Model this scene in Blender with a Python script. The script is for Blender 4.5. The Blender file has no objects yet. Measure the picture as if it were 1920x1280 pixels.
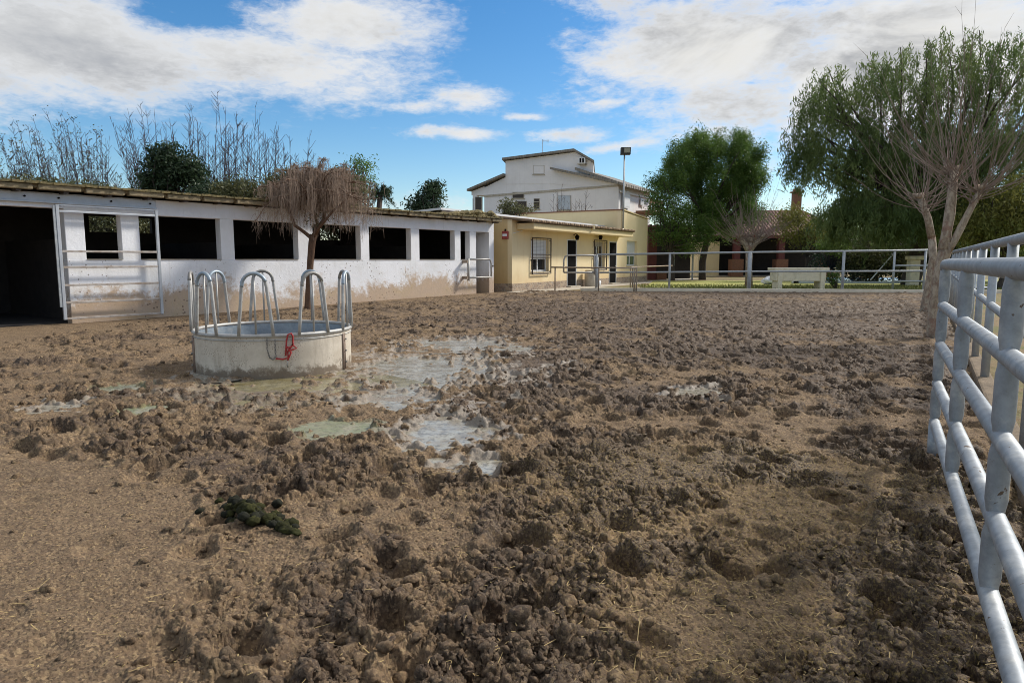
import bpy, bmesh, math, random
import numpy as np
from mathutils import Vector, Matrix
import mathutils.noise as MN
random.seed(7); RNG = np.random.default_rng(7)
S = bpy.context.scene
COL = S.collection
PI = math.pi
# ------------------------------------------------------------------ camera
CAMH = 1.5; F = 1280.0; PITCH = math.atan(153 / 1280)
cam = bpy.data.objects.new("camera", bpy.data.cameras.new("camera"))
COL.objects.link(cam); S.camera = cam
cam.location = (0, 0, CAMH); cam.rotation_euler = (PI / 2 - PITCH, 0, 0)
cam.data.sensor_width = 36; cam.data.lens = 24; cam.data.clip_start = 0.05; cam.data.clip_end = 3000
SP, CP = math.sin(PITCH), math.cos(PITCH)

def ray(px, py):
    cx = (px - 960) / F; cy = (640 - py) / F
    return Vector((cx, CP + cy * SP, -SP + cy * CP))
def at(px, py, Y):                      # point of the place at depth Y
    d = ray(px, py); k = Y / d.y
    return Vector((d.x * k, Y, CAMH + d.z * k))
def gr(px, py, z=0.0):                  # point on a level z
    d = ray(px, py); k = (z - CAMH) / d.z
    return Vector((d.x * k, d.y * k, z))

class Frame:                            # a vertical wall plane: u along it, n out of it
    def __init__(self, a, b):
        self.O = Vector((a.x, a.y, 0)); d = Vector((b.x - a.x, b.y - a.y, 0)); self.L = d.length
        self.u = d.normalized(); self.n = Vector((self.u.y, -self.u.x, 0))
    def p(self, s, t, z): return self.O + self.u * s + self.n * t + Vector((0, 0, z))
    def hit(self, px, py, t=0.0):
        d = ray(px, py); o = self.O + self.n * t
        k = (o - Vector((0, 0, 0))).dot(self.n) / d.dot(self.n)
        q = Vector((0, 0, CAMH)) + d * k
        return (q - self.O).dot(self.u), q.z
    def s(self, px, t=0.0, py=487): return self.hit(px, py, t)[0]

def zg(x, y):                           # gentle rise of the yard
    k = np.clip((np.asarray(y, float) - 15) / 13, 0, 1); return 0.13 * k * k * (3 - 2 * k)

# ------------------------------------------------------------------ object helpers
def tag(o, label=None, cat=None, group=None, kind=None):
    if label: o["label"] = label
    if cat: o["category"] = cat
    if group: o["group"] = group
    if kind: o["kind"] = kind
    return o
def empty(name, loc, label, cat, group=None):
    o = bpy.data.objects.new(name, None); COL.objects.link(o); o.location = loc; o.empty_display_size = .1
    return tag(o, label, cat, group)
ROOTLOC = {}
def world_loc(o):
    v = Vector(o.location)
    return v
def link(name, me, mat, parent=None, smooth=False):
    o = bpy.data.objects.new(name, me); COL.objects.link(o)
    if mat is not None: me.materials.append(mat)
    if parent is not None:
        o.parent = parent
        r = parent
        while r.parent is not None: r = r.parent
        if parent is r: o.matrix_parent_inverse = Matrix.Translation(-Vector(r.location))
    if smooth: me.shade_smooth()
    return o
class MB:
    def __init__(self): self.v = []; self.f = []
    def add(self, vs, fs):
        b = len(self.v); self.v += [tuple(p) for p in vs]; self.f += [tuple(i + b for i in f) for f in fs]; return self
    def box(self, o, a, b, c):
        o, a, b, c = map(Vector, (o, a, b, c))
        vs = [o, o + a, o + a + b, o + b, o + c, o + a + c, o + a + b + c, o + b + c]
        fs = [(3, 2, 1, 0), (4, 5, 6, 7), (0, 1, 5, 4), (1, 2, 6, 5), (2, 3, 7, 6), (3, 0, 4, 7)]
        if a.cross(b).dot(c) < 0: fs = [tuple(reversed(f)) for f in fs]
        return self.add(vs, fs)
    def fb(self, fr, s0, s1, t0, t1, z0, z1):
        return self.box(fr.p(s0, t0, z0), fr.u * (s1 - s0), fr.n * (t1 - t0), Vector((0, 0, z1 - z0)))
    def cbox(self, c, sx, sy, sz):
        return self.box((c[0] - sx / 2, c[1] - sy / 2, c[2]), (sx, 0, 0), (0, sy, 0), (0, 0, sz))
    def poly(self, pts, ext):            # polygon extruded by a vector
        pts = [Vector(p) for p in pts]; ext = Vector(ext); n = len(pts)
        nn = Vector((0, 0, 0))
        for i in range(n): nn += pts[i].cross(pts[(i + 1) % n])
        if nn.dot(ext) > 0: pts.reverse()
        vs = pts + [p + ext for p in pts]
        fs = [tuple(range(n)), tuple(reversed(range(n, 2 * n)))]
        for i in range(n): j = (i + 1) % n; fs.append((j, i, i + n, j + n))
        return self.add(vs, fs)
    def tube(self, pts, rad, n=8, cap=True):
        pts = [Vector(p) for p in pts]; m = len(pts)
        if not hasattr(rad, "__len__"): rad = [rad] * m
        ref = None; vs = []; fs = []
        for i in range(m):
            d = (pts[min(i + 1, m - 1)] - pts[max(i - 1, 0)])
            if d.length < 1e-9: d = Vector((0, 0, 1))
            d.normalize()
            if ref is None:
                ref = Vector((0, 0, 1)) if abs(d.z) < .9 else Vector((1, 0, 0))
                a = d.cross(ref).normalized()
            else:
                a = (a - d * a.dot(d))
                a = a.normalized() if a.length > 1e-6 else d.orthogonal().normalized()
            b = d.cross(a)
            for k in range(n):
                th = 2 * PI * k / n; vs.append(pts[i] + (a * math.cos(th) + b * math.sin(th)) * rad[i])
        for i in range(m - 1):
            for k in range(n):
                k2 = (k + 1) % n; fs.append((i * n + k, i * n + k2, (i + 1) * n + k2, (i + 1) * n + k))
        if cap: fs.append(tuple(reversed(range(n)))); fs.append(tuple(range((m - 1) * n, m * n)))
        return self.add(vs, fs)
    def build(self, name, mat, parent=None, smooth=False, bevel=0):
        me = bpy.data.meshes.new(name); me.from_pydata(self.v, [], self.f); me.update()
        o = link(name, me, mat, parent, smooth)
        if bevel:
            b = o.modifiers.new("bevel", "BEVEL"); b.width = bevel; b.segments = 2; b.limit_method = "ANGLE"
        return o
def np_mesh(name, verts, quads, mat, parent=None, attrs=None, smooth=False):
    me = bpy.data.meshes.new(name); nv = len(verts); nf, k = quads.shape
    me.vertices.add(nv); me.vertices.foreach_set("co", np.ascontiguousarray(verts, np.float32).ravel())
    me.loops.add(nf * k); me.loops.foreach_set("vertex_index", np.ascontiguousarray(quads, np.int32).ravel())
    me.polygons.add(nf); me.polygons.foreach_set("loop_start", np.arange(0, nf * k, k, dtype=np.int32))
    me.update(calc_edges=True)
    for nm, arr in (attrs or {}).items():
        a = me.attributes.new(nm, "FLOAT_COLOR", "POINT"); a.data.foreach_set("color", np.ascontiguousarray(arr, np.float32).ravel())
    me.validate()
    return link(name, me, mat, parent, smooth)

# ------------------------------------------------------------------ materials
def nt_new(name):
    m = bpy.data.materials.new(name); m.use_nodes = True; nt = m.node_tree; nt.nodes.clear()
    out = nt.nodes.new("ShaderNodeOutputMaterial"); b = nt.nodes.new("ShaderNodeBsdfPrincipled")
    nt.links.new(b.outputs[0], out.inputs[0]); return m, nt, b, out
class N:                                # tiny node-graph helper
    def __init__(self, nt): self.nt = nt
    def _in(self, sock, v):
        if isinstance(v, bpy.types.NodeSocket): self.nt.links.new(v, sock)
        elif v is not None:
            if hasattr(v, "__len__") and len(v) == 3 and sock.type == "RGBA": v = (*v, 1)
            sock.default_value = v
    def math(self, op, a, b=None, c=None, clamp=False):
        n = self.nt.nodes.new("ShaderNodeMath"); n.operation = op; n.use_clamp = clamp
        for i, v in enumerate((a, b, c)): self._in(n.inputs[i], v)
        return n.outputs[0]
    def mix(self, f, a, b, mode="MIX"):
        n = self.nt.nodes.new("ShaderNodeMix"); n.data_type = "RGBA"; n.blend_type = mode
        self._in(n.inputs[0], f); self._in(n.inputs[6], a); self._in(n.inputs[7], b); return n.outputs[2]
    def fmix(self, f, a, b):
        n = self.nt.nodes.new("ShaderNodeMix"); n.data_type = "FLOAT"
        self._in(n.inputs[0], f); self._in(n.inputs[2], a); self._in(n.inputs[3], b); return n.outputs[0]
    def noise(self, vec, scale, detail=4, rough=.55, dist=0):
        n = self.nt.nodes.new("ShaderNodeTexNoise")
        if vec is not None: self._in(n.inputs["Vector"], vec)
        n.inputs["Scale"].default_value = scale; n.inputs["Detail"].default_value = detail
        n.inputs["Roughness"].default_value = rough; n.inputs["Distortion"].default_value = dist
        return n.outputs[0]
    def vor(self, vec, scale, feat="F1", out="Distance"):
        n = self.nt.nodes.new("ShaderNodeTexVoronoi"); n.feature = feat
        if vec is not None: self._in(n.inputs["Vector"], vec)
        n.inputs["Scale"].default_value = scale; return n.outputs[out]
    def ramp(self, v, lo, hi):          # smoothstep lo..hi -> 0..1
        n = self.nt.nodes.new("ShaderNodeMapRange"); n.interpolation_type = "SMOOTHSTEP"
        self._in(n.inputs[0], v); self._in(n.inputs[1], lo); self._in(n.inputs[2], hi); return n.outputs[0]
    def pos(self): return self.nt.nodes.new("ShaderNodeNewGeometry").outputs["Position"]
    def sep(self, v):
        n = self.nt.nodes.new("ShaderNodeSeparateXYZ"); self._in(n.inputs[0], v); return n.outputs
    def comb(self, x, y, z):
        n = self.nt.nodes.new("ShaderNodeCombineXYZ")
        for i, v in enumerate((x, y, z)): self._in(n.inputs[i], v)
        return n.outputs[0]
    def scale(self, v, s):
        n = self.nt.nodes.new("ShaderNodeVectorMath"); n.operation = "MULTIPLY"; self._in(n.inputs[0], v); n.inputs[1].default_value = s; return n.outputs[0]
    def attr(self, name):
        n = self.nt.nodes.new("ShaderNodeAttribute"); n.attribute_name = name; return n.outputs["Color"]
    def bump(self, h, strength=.5, dist=.01, normal=None):
        n = self.nt.nodes.new("ShaderNodeBump"); n.inputs["Strength"].default_value = strength; n.inputs["Distance"].default_value = dist
        self._in(n.inputs["Height"], h)
        if normal is not None: self._in(n.inputs["Normal"], normal)
        return n.outputs[0]

def mat(name, c1, c2=None, scale=8, rough=.8, metal=0, bump=.3, bscale=60, bdist=.004, dirt=None, dirt_amt=.5, dscale=3, spec=None):
    m, nt, b, _ = nt_new(name); g = N(nt); p = g.pos()
    c2 = c2 or tuple(v * .8 for v in c1)
    f = g.ramp(g.noise(p, scale, 6, .65), .3, .7); c = g.mix(f, c1, c2)
    if dirt:
        d = g.ramp(g.noise(p, dscale, 8, .7), .62 - .25 * dirt_amt, .75); c = g.mix(g.math("MULTIPLY", d, dirt_amt), c, dirt)
    nt.links.new(c, b.inputs["Base Color"]); b.inputs["Metallic"].default_value = metal
    nt.links.new(g.fmix(g.noise(p, scale * 3, 3), rough - .12, min(1, rough + .12)), b.inputs["Roughness"])
    if spec is not None: b.inputs["Specular IOR Level"].default_value = spec
    if bump: nt.links.new(g.bump(g.noise(p, bscale, 5, .7), bump, bdist), b.inputs["Normal"])
    return m
def mat_leaf(name, ca, cb, trans=.3):
    m, nt, b, out = nt_new(name); g = N(nt); t = g.sep(g.attr("tint"))
    c = g.mix(t[0], ca, cb); c = g.mix(g.math("MULTIPLY", t[1], .5), c, tuple(v * .45 for v in ca))
    nt.links.new(c, b.inputs["Base Color"]); b.inputs["Roughness"].default_value = .55; b.inputs["Specular IOR Level"].default_value = .3
    tr = nt.nodes.new("ShaderNodeBsdfTranslucent"); nt.links.new(c, tr.inputs[0])
    mx = nt.nodes.new("ShaderNodeMixShader"); mx.inputs[0].default_value = trans
    nt.links.new(b.outputs[0], mx.inputs[1]); nt.links.new(tr.outputs[0], mx.inputs[2]); nt.links.new(mx.outputs[0], out.inputs[0])
    return m
def mat_whitewash():
    m, nt, b, _ = nt_new("whitewash"); g = N(nt); p = g.pos(); z = g.sep(p)[2]
    c = g.mix(g.ramp(g.noise(p, 1.3, 6, .6), .35, .75), (.86, .86, .88), (.76, .76, .76))
    n1 = g.noise(p, .7, 8, .68, .4)
    h = g.math("ADD", g.math("MULTIPLY", g.math("SUBTRACT", n1, .5), 2.6), g.math("MULTIPLY", g.math("SUBTRACT", g.noise(p, 9, 6, .75), .5), .9))
    band = g.math("SUBTRACT", .92, g.math("SUBTRACT", z, h))          # mud rising from the foot
    low = g.ramp(band, .05, .45); c = g.mix(g.math("MULTIPLY", low, .8), c, g.mix(g.noise(p, 6, 5), (.50, .31, .145), (.36, .235, .125)))
    mid = g.math("MULTIPLY", g.ramp(g.noise(p, .9, 7, .7, .6), .5, .7), g.ramp(g.math("SUBTRACT", 1.6, z), 0, .9))
    c = g.mix(g.math("MULTIPLY", mid, .6), c, (.50, .38, .22))
    sp = g.math("LESS_THAN", g.vor(g.scale(p, (1, 1, 1)), 9), g.fmix(g.ramp(g.noise(p, .8, 4), .40, .66), .03, .22))
    sp = g.math("MULTIPLY", sp, g.ramp(g.math("SUBTRACT", 1.75, z), 0, .5)); c = g.mix(g.math("MULTIPLY", sp, .75), c, (.13, .09, .06))
    st = g.noise(g.scale(p, (3, 3, .25)), 4, 5, .6)
    c = g.mix(g.math("MULTIPLY", g.ramp(st, .55, .75), .22), c, (.45, .42, .36))
    nt.links.new(c, b.inputs["Base Color"]); b.inputs["Roughness"].default_value = .9
    nt.links.new(g.bump(g.noise(p, 14, 8, .7), .5, .02), b.inputs["Normal"]); return m
def mat_galv(name, c1=(.50, .53, .56), c2=(.36, .39, .42), rust=.35, metal=.55):
    m, nt, b, _ = nt_new(name); g = N(nt); p = g.pos()
    c = g.mix(g.ramp(g.noise(p, 11, 5, .65), .3, .75), c1, c2); c = g.mix(g.math("MULTIPLY", g.ramp(g.noise(p, 38, 5, .75), .58, .7), .5), c, (.20, .19, .175))
    c = g.mix(g.math("MULTIPLY", g.ramp(g.noise(p, 5, 6, .7), .5, .72), .55), c, (.62, .61, .57))
    r = g.math("MULTIPLY", g.ramp(g.noise(p, 17, 4, .6, .5), .66, .72), rust * 2, clamp=True)
    c = g.mix(r, c, (.10, .065, .04))
    nt.links.new(c, b.inputs["Base Color"])
    nt.links.new(g.math("SUBTRACT", metal, g.math("MULTIPLY", r, metal)), b.inputs["Metallic"])
    nt.links.new(g.fmix(g.noise(p, 10, 4), .45, .68), b.inputs["Roughness"])
    nt.links.new(g.bump(g.noise(p, 60, 5, .7), .12, .002), b.inputs["Normal"]); return m
def mat_bark(name, c1, c2, blotch=None, sc=14):
    m, nt, b, _ = nt_new(name); g = N(nt); p = g.pos()
    v = g.scale(p, (1, 1, .5)); c = g.mix(g.ramp(g.noise(v, sc, 7, .7, .5), .38, .66), c1, c2)
    if blotch: c = g.mix(g.math("MULTIPLY", g.ramp(g.noise(p, 5, 6, .7), .5, .62), .7), c, blotch)
    nt.links.new(c, b.inputs["Base Color"]); b.inputs["Roughness"].default_value = .92; b.inputs["Specular IOR Level"].default_value = .2
    nt.links.new(g.bump(g.noise(v, sc * 2.5, 7, .75), .7, .015), b.inputs["Normal"]); return m
def mat_tank():
    m, nt, b, _ = nt_new("mud_splashed_sheet"); g = N(nt); p = g.pos(); z = g.sep(p)[2]
    c = g.mix(g.ramp(g.noise(p, 3.5, 7, .7), .3, .7), (.66, .585, .48), (.52, .45, .355))
    st = g.ramp(g.noise(g.scale(p, (7, 7, .8)), 2, 6, .65), .5, .7); c = g.mix(g.math("MULTIPLY", st, .4), c, (.34, .27, .19))
    lo = g.ramp(g.math("SUBTRACT", g.math("ADD", .12, g.math("MULTIPLY", g.math("SUBTRACT", g.noise(p, 7, 6, .75), .5), .5)), z), -.02, .10); c = g.mix(g.math("MULTIPLY", lo, .85), c, (.15, .105, .065))
    sp = g.math("LESS_THAN", g.vor(p, 42), g.fmix(g.ramp(g.noise(p, 4, 4), .35, .65), .05, .30)); c = g.mix(g.math("MULTIPLY", sp, .6), c, (.19, .135, .085))
    nt.links.new(c, b.inputs["Base Color"]); b.inputs["Metallic"].default_value = .1; b.inputs["Roughness"].default_value = .62
    nt.links.new(g.bump(g.noise(p, 2.6, 4), .35, .03), b.inputs["Normal"]); return m
def mat_plinth():
    m, nt, b, _ = nt_new("stone_cladding"); g = N(nt); p = g.pos(); v = g.scale(p, (1, 1, 1.6))
    d = g.vor(v, 5, "DISTANCE_TO_EDGE"); cc = g.vor(v, 5, "F1", "Color")
    c = g.mix(g.sep(cc)[0], (.40, .30, .21), (.22, .16, .12)); c = g.mix(g.ramp(d, .03, .07), (.42, .36, .28), c)
    nt.links.new(c, b.inputs["Base Color"]); b.inputs["Roughness"].default_value = .85
    nt.links.new(g.bump(g.ramp(d, 0, .1), .6, .02), b.inputs["Normal"]); return m
def mat_plaster(name, c1, c2, stain, amt=.4):
    m, nt, b, _ = nt_new(name); g = N(nt); p = g.pos(); z = g.sep(p)[2]
    c = g.mix(g.ramp(g.noise(p, .8, 6, .65), .3, .7), c1, c2)
    lo = g.math("MULTIPLY", g.ramp(g.math("SUBTRACT", g.math("ADD", 1.3, g.math("MULTIPLY", g.math("SUBTRACT", g.noise(p, .9, 6, .6), .5), 2.2)), z), 0, 1.1), amt)
    c = g.mix(lo, c, stain)
    st = g.ramp(g.noise(g.scale(p, (2.5, 2.5, .2)), 3, 6, .65), .52, .75); c = g.mix(g.math("MULTIPLY", st, amt * .6), c, stain)
    nt.links.new(c, b.inputs["Base Color"]); b.inputs["Roughness"].default_value = .88
    nt.links.new(g.bump(g.noise(p, 25, 6, .7), .3, .008), b.inputs["Normal"]); return m
def mat_glass(name, col=(.022, .023, .025), rough=.12):
    m, nt, b, _ = nt_new(name); b.inputs["Base Color"].default_value = (*col, 1); b.inputs["Roughness"].default_value = rough
    g = N(nt); nt.links.new(g.bump(g.noise(g.pos(), 1.5, 2), .05, .02), b.inputs["Normal"]); return m
def mat_tiles(name, c1, c2, ax=(1, 0, 0), step=.25):
    m, nt, b, _ = nt_new(name); g = N(nt); p = g.pos()
    n = nt.nodes.new("ShaderNodeVectorMath"); n.operation = "DOT_PRODUCT"; nt.links.new(p, n.inputs[0]); n.inputs[1].default_value = ax
    w = g.math("SINE", g.math("MULTIPLY", n.outputs["Value"], 2 * PI / step))
    c = g.mix(g.ramp(g.noise(p, 4, 6, .7), .3, .7), c1, c2); c = g.mix(g.math("MULTIPLY", g.ramp(g.noise(p, 1.2, 6, .7), .5, .7), .5), c, (.12, .10, .07))
    nt.links.new(c, b.inputs["Base Color"]); b.inputs["Roughness"].default_value = .9
    nt.links.new(g.bump(w, .8, .05), b.inputs["Normal"]); return m

M = dict(
    white=mat_whitewash(),
    dark_inside=mat("painted_interior_shade", (.035, .03, .028), (.02, .018, .017), 3, .9),  # near-black colour stands in for the shade inside stable, houses and porch
    galv=mat_galv("galvanised_tube", (.35, .375, .40), (.23, .25, .265), 1.0, .4),
    galv_far=mat_galv("weathered_galvanised", (.44, .46, .47), (.34, .36, .37), .25, .4),
    galv_warm=mat_galv("mud_splashed_galvanised", (.47, .46, .44), (.36, .34, .31), .3, .35),
    rusty=mat("rusty_tube", (.26, .18, .12), (.38, .32, .26), 9, .75, .3, .4, 60),
    gate=mat("dusty_steel", (.50, .46, .42), (.36, .30, .25), 6, .65, .25, .3, 40, dirt=(.25, .17, .10), dirt_amt=.5),
    steel=mat("plain_steel", (.52, .54, .57), (.44, .46, .48), 3, .5, .4, .15, 40),
    roof_edge=mat("mossy_fibre_cement", (.36, .28, .17), (.20, .16, .09), 5, .95, 0, .8, 30, .02, dirt=(.08, .07, .035), dirt_amt=.7, dscale=2.2),
    moss=mat("moss_and_lichen", (.25, .19, .08), (.13, .11, .05), 4, .95, 0, 1, 25, .03, dirt=(.05, .045, .03), dirt_amt=.6),
    yellow=mat_plaster("ochre_plaster", (.84, .69, .43), (.78, .64, .39), (.56, .37, .17), .5),
    ochre_shaded=mat_plaster("shaded_ochre_plaster", (.68, .49, .23), (.62, .46, .23), (.48, .31, .13), .6),  # darker copy of the ochre plaster: end wall's shade put into its colour
    yellow_hi=mat_plaster("cream_ochre_plaster", (.80, .645, .37), (.74, .59, .34), (.54, .43, .24), .3),
    house=mat_plaster("pale_render", (.82, .79, .78), (.75, .72, .71), (.48, .42, .36), .3),
    plinth=mat_plinth(),
    slate=mat_tiles("grey_roof_tiles", (.22, .20, .18), (.30, .27, .23)),
    red_tiles=mat_tiles("red_roof_tiles", (.17, .075, .05), (.11, .055, .042), (1, 0, 0), .28),
    brown_tiles=mat_tiles("brown_roof_tiles", (.36, .24, .15), (.24, .17, .11), (.5, .86, 0), .22),
    redpaint=mat("dark_red_paint", (.17, .045, .035), (.12, .035, .03), 4, .7),
    brick=mat("reddish_brick", (.28, .13, .07), (.18, .09, .055), 12, .9, 0, .5, 30),
    black=mat("black_panel", (.010, .009, .009), (.015, .014, .014), 5, .9, 0, 0, spec=.03),
    brown=mat("brown_iron", (.07, .05, .04), (.05, .038, .03), 9, .6, .2, .2),
    shutter=mat("white_shutter", (.74, .75, .76), (.68, .69, .7), 3, .6, 0, .1),
    wfr=mat("white_frame", (.75, .75, .75), (.66, .66, .66), 5, .5),
    glass=mat_glass("window_glass"), greenglass=mat_glass("green_window_glass", (.05, .11, .05), .15),
    stone=mat("cream_stone", (.82, .73, .55), (.72, .64, .48), 6, .85, 0, .5, 40, .006, dirt=(.22, .2, .14), dirt_amt=.45),
    concrete=mat("concrete", (.50, .45, .37), (.40, .35, .28), 5, .9, 0, .5, 40, .006, dirt=(.26, .2, .13), dirt_amt=.5),
    earthy=mat("earthy_stone", (.26, .19, .12), (.18, .13, .08), 5, .95, 0, .9, 25, .03, dirt=(.10, .07, .045), dirt_amt=.6),
    kerb=mat("cream_kerb", (.80, .71, .56), (.70, .61, .46), 4, .9, 0, .5, 40, .006, dirt=(.30, .22, .13), dirt_amt=.4),
    poolblue=mat("pool_water", (.05, .30, .66), (.04, .24, .56), 2, .2, 0, .1, 8, spec=.2),
    pool_edge=mat("pool_edge", (.75, .78, .80), (.66, .7, .72), 4, .6),
    red_rope=mat("red_rope", (.50, .05, .05), (.33, .035, .035), 30, .85, 0, .8, 120, .003),
    chain=mat_galv("chain_steel", (.30, .29, .27), (.22, .2, .18), .6, .5),
    tank_out=mat_tank(),
    tank_in=mat_galv("blue_grey_zinc", (.36, .42, .47), (.26, .31, .36), .1, .6),
    seam=mat("brown_seam", (.30, .22, .17), (.22, .16, .12), 9, .7, .2),
    dung=mat("green_black_dung", (.040, .040, .014), (.018, .018, .008), 18, .9, 0, 1, 70, .006, spec=.12, dirt=(.10, .095, .03), dirt_amt=.6, dscale=30),
    dung_dark=mat("wet_dark_dung", (.026, .026, .016), (.014, .014, .010), 18, .85, 0, .8, 60, .005, spec=.12),
    straw=mat("straw", (.48, .35, .15), (.34, .24, .10), 20, .8, 0, 0),
    bark_grey=mat_bark("pale_mottled_bark", (.44, .36, .27), (.22, .165, .12), (.25, .14, .10)),
    bark_brown=mat_bark("red_brown_bark", (.16, .095, .06), (.10, .06, .04)),
    bark_dark=mat_bark("dark_bark", (.06, .05, .045), (.10, .08, .065)),
    whip=mat_bark("grey_brown_twigs", (.27, .21, .17), (.20, .15, .125), None, 6),
    whip_dark=mat_bark("purple_brown_twigs", (.085, .065, .065), (.06, .045, .045), None, 6),
    whip_weep=mat_bark("dry_brown_twigs", (.36, .265, .20), (.24, .175, .13), None, 6),
    floodlight=mat("black_casting", (.02, .02, .022), (.03, .03, .03), 9, .5),
    lens=mat("lamp_lens", (.36, .36, .30), (.30, .30, .26), 3, .25, 0, 0),
    plastic=mat("white_plastic", (.78, .80, .83), (.70, .72, .75), 3, .5, 0, .1),
    signred=mat("red_sign", (.35, .06, .05), (.30, .05, .045), 4, .5, 0, 0),
    pvc=mat("pale_ceramic", (.60, .52, .38), (.5, .42, .3), 5, .7),
)
L = dict(
    pine=mat_leaf("pine_needles", (.075, .14, .03), (.15, .235, .05), .4),
    pepper=mat_leaf("pepper_tree_leaves", (.095, .145, .045), (.19, .24, .08), .45),
    olive=mat_leaf("dull_olive_leaves", (.075, .085, .035), (.13, .13, .055)),
    dark=mat_leaf("dark_green_leaves", (.022, .042, .02), (.05, .08, .035)),
    yellow=mat_leaf("yellow_green_leaves", (.13, .15, .03), (.21, .20, .05), .4),
    bright=mat_leaf("bright_green_leaves", (.10, .17, .03), (.17, .24, .05), .4),
    grass=mat_leaf("lawn_blades", (.12, .15, .04), (.24, .23, .07), .3),
)

# ------------------------------------------------------------------ numpy noise
_P = np.random.default_rng(3).integers(0, 1 << 20, 4096)
_GA = np.random.default_rng(4).uniform(0, 2 * PI, 4096); _GX = np.cos(_GA).astype(np.float32); _GY = np.sin(_GA).astype(np.float32)
_U1 = np.random.default_rng(5).random(4096).astype(np.float32); _U2 = np.random.default_rng(6).random(4096).astype(np.float32); _U3 = np.random.default_rng(8).random(4096).astype(np.float32)
def _h(i, j, s): return _P[(_P[(i + s * 131) & 4095] + j * 7) & 4095] & 4095
def per(x, y, f=1.0, s=0):
    x = x * f + s * 17.31; y = y * f - s * 9.77
    i = np.floor(x).astype(np.int64); j = np.floor(y).astype(np.int64); u = (x - i).astype(np.float32); v = (y - j).astype(np.float32)
    fu = u * u * u * (u * (u * 6 - 15) + 10); fv = v * v * v * (v * (v * 6 - 15) + 10)
    def g(a, b):
        h = _h(i + a, j + b, s); return _GX[h] * (u - a) + _GY[h] * (v - b)
    a = g(0, 0); b = g(1, 0); c = g(0, 1); d = g(1, 1)
    return ((a + (b - a) * fu) + ((c + (d - c) * fu) - (a + (b - a) * fu)) * fv) * 1.5
def fbm(x, y, f, o, s, g=.5):
    r = 0; a = 1
    for k in range(o): r = r + a * per(x, y, f * 2 ** k, s + k); a *= g
    return r
def billow(x, y, f, o, s, g=.5):
    r = 0; a = 1
    for k in range(o): r = r + a * np.abs(per(x, y, f * 2.1 ** k, s + k)); a *= g
    return r
def worley(x, y, f, s):                 # F1 distance and that cell's random
    x = x * f; y = y * f; i0 = np.floor(x).astype(np.int64); j0 = np.floor(y).astype(np.int64)
    best = np.full(x.shape, 9., np.float32); rnd = np.zeros(x.shape, np.float32)
    for a in (-1, 0, 1):
        for b in (-1, 0, 1):
            h = _h(i0 + a, j0 + b, s); d = np.hypot(i0 + a + _U1[h] - x, j0 + b + _U2[h] - y).astype(np.float32)
            m = d < best; best = np.where(m, d, best); rnd = np.where(m, _U3[h], rnd)
    return best, rnd
def ss(v, a, b):
    k = np.clip((v - a) / (b - a), 0, 1); return k * k * (3 - 2 * k)

STB = Frame(at(300, 487, 17.8), at(900, 487, 28.0))          # stable front
FAC = Frame(gr(960, 547, .13), gr(1213, 527, .13))          # ochre house front
KA, KB = gr(1200, 546, .13), gr(1735, 549, .13)              # far kerb
FE = Frame(KA, KB)

# puddles: (px, py, half width px, half height px, depth, pale, algae)
PUD = [(795, 690, 150, 32, .045, .9, .2), (530, 722, 180, 26, .045, .6, .55), (845, 812, 85, 30, .03, 1, .2), (880, 868, 50, 14, .03, .9, .1), (740, 745, 90, 16, .03, .9, .3),
       (625, 803, 60, 13, .025, .6, .8), (110, 763, 55, 9, .03, .9, .5), (420, 700, 60, 10, .03, .8, .2),
       (860, 645, 95, 10, .04, .9, .35), (230, 728, 40, 8, .02, .5, .8), (1305, 737, 38, 9, .02, 1, 0), (950, 655, 40, 6, .03, .8, .2), (270, 768, 25, 6, .02, .4, 1)]
PW = []
for (px, py, hw, hh, dep, pale, alg) in PUD:
    c = gr(px, py); PW.append((c.x, c.y, gr(px + hw, py).x - c.x, (gr(px, py - hh).y - gr(px, py + hh).y) / 2, dep, pale, alg))
# heaps of churned wet mud, and trodden sandy places: (px, py, half w, half h, amount)
HEAP = [(1120, 850, 170, 60, 1), (1680, 860, 110, 90, 1), (1400, 660, 350, 40, .9), (1020, 1130, 110, 80, .9), (640, 1150, 140, 60, .9), (1000, 970, 120, 50, .9),
        (300, 830, 260, 45, .8), (1480, 800, 130, 30, .5), (1660, 1150, 120, 120, .8), (1250, 1040, 100, 40, .9), (480, 880, 120, 30, .6), (930, 780, 60, 30, .5),
        (1000, 700, 60, 60, .5), (1200, 930, 120, 40, .8), (1350, 590, 500, 22, .9), (560, 1230, 90, 50, .7), (900, 1230, 130, 60, .6), (1700, 700, 90, 60, .7), (1290, 760, 120, 30, .7)]
FLAT = [(1500, 800, 230, 22, 1), (1420, 960, 160, 40, .8), (700, 950, 160, 30, .7), (1250, 1180, 170, 70, .7), (850, 1050, 120, 30, .6), (1350, 700, 200, 14, .7), (650, 760, 120, 20, .6),
        (1560, 640, 160, 10, .9), (1480, 1120, 150, 60, .5), (790, 1160, 80, 40, .7), (1090, 830, 40, 20, .3)]
def gz(x, y, lst):
    r = np.zeros_like(x)
    for (px, py, hw, hh, a) in lst:
        c = gr(px, py); rx = gr(px + hw, py).x - c.x; ry = (gr(px, py - hh).y - gr(px, py + hh).y) / 2
        r = np.maximum(r, a * np.exp(-(((x - c.x) / rx) ** 2 + ((y - c.y) / ry) ** 2) * .9))
    return r
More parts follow.
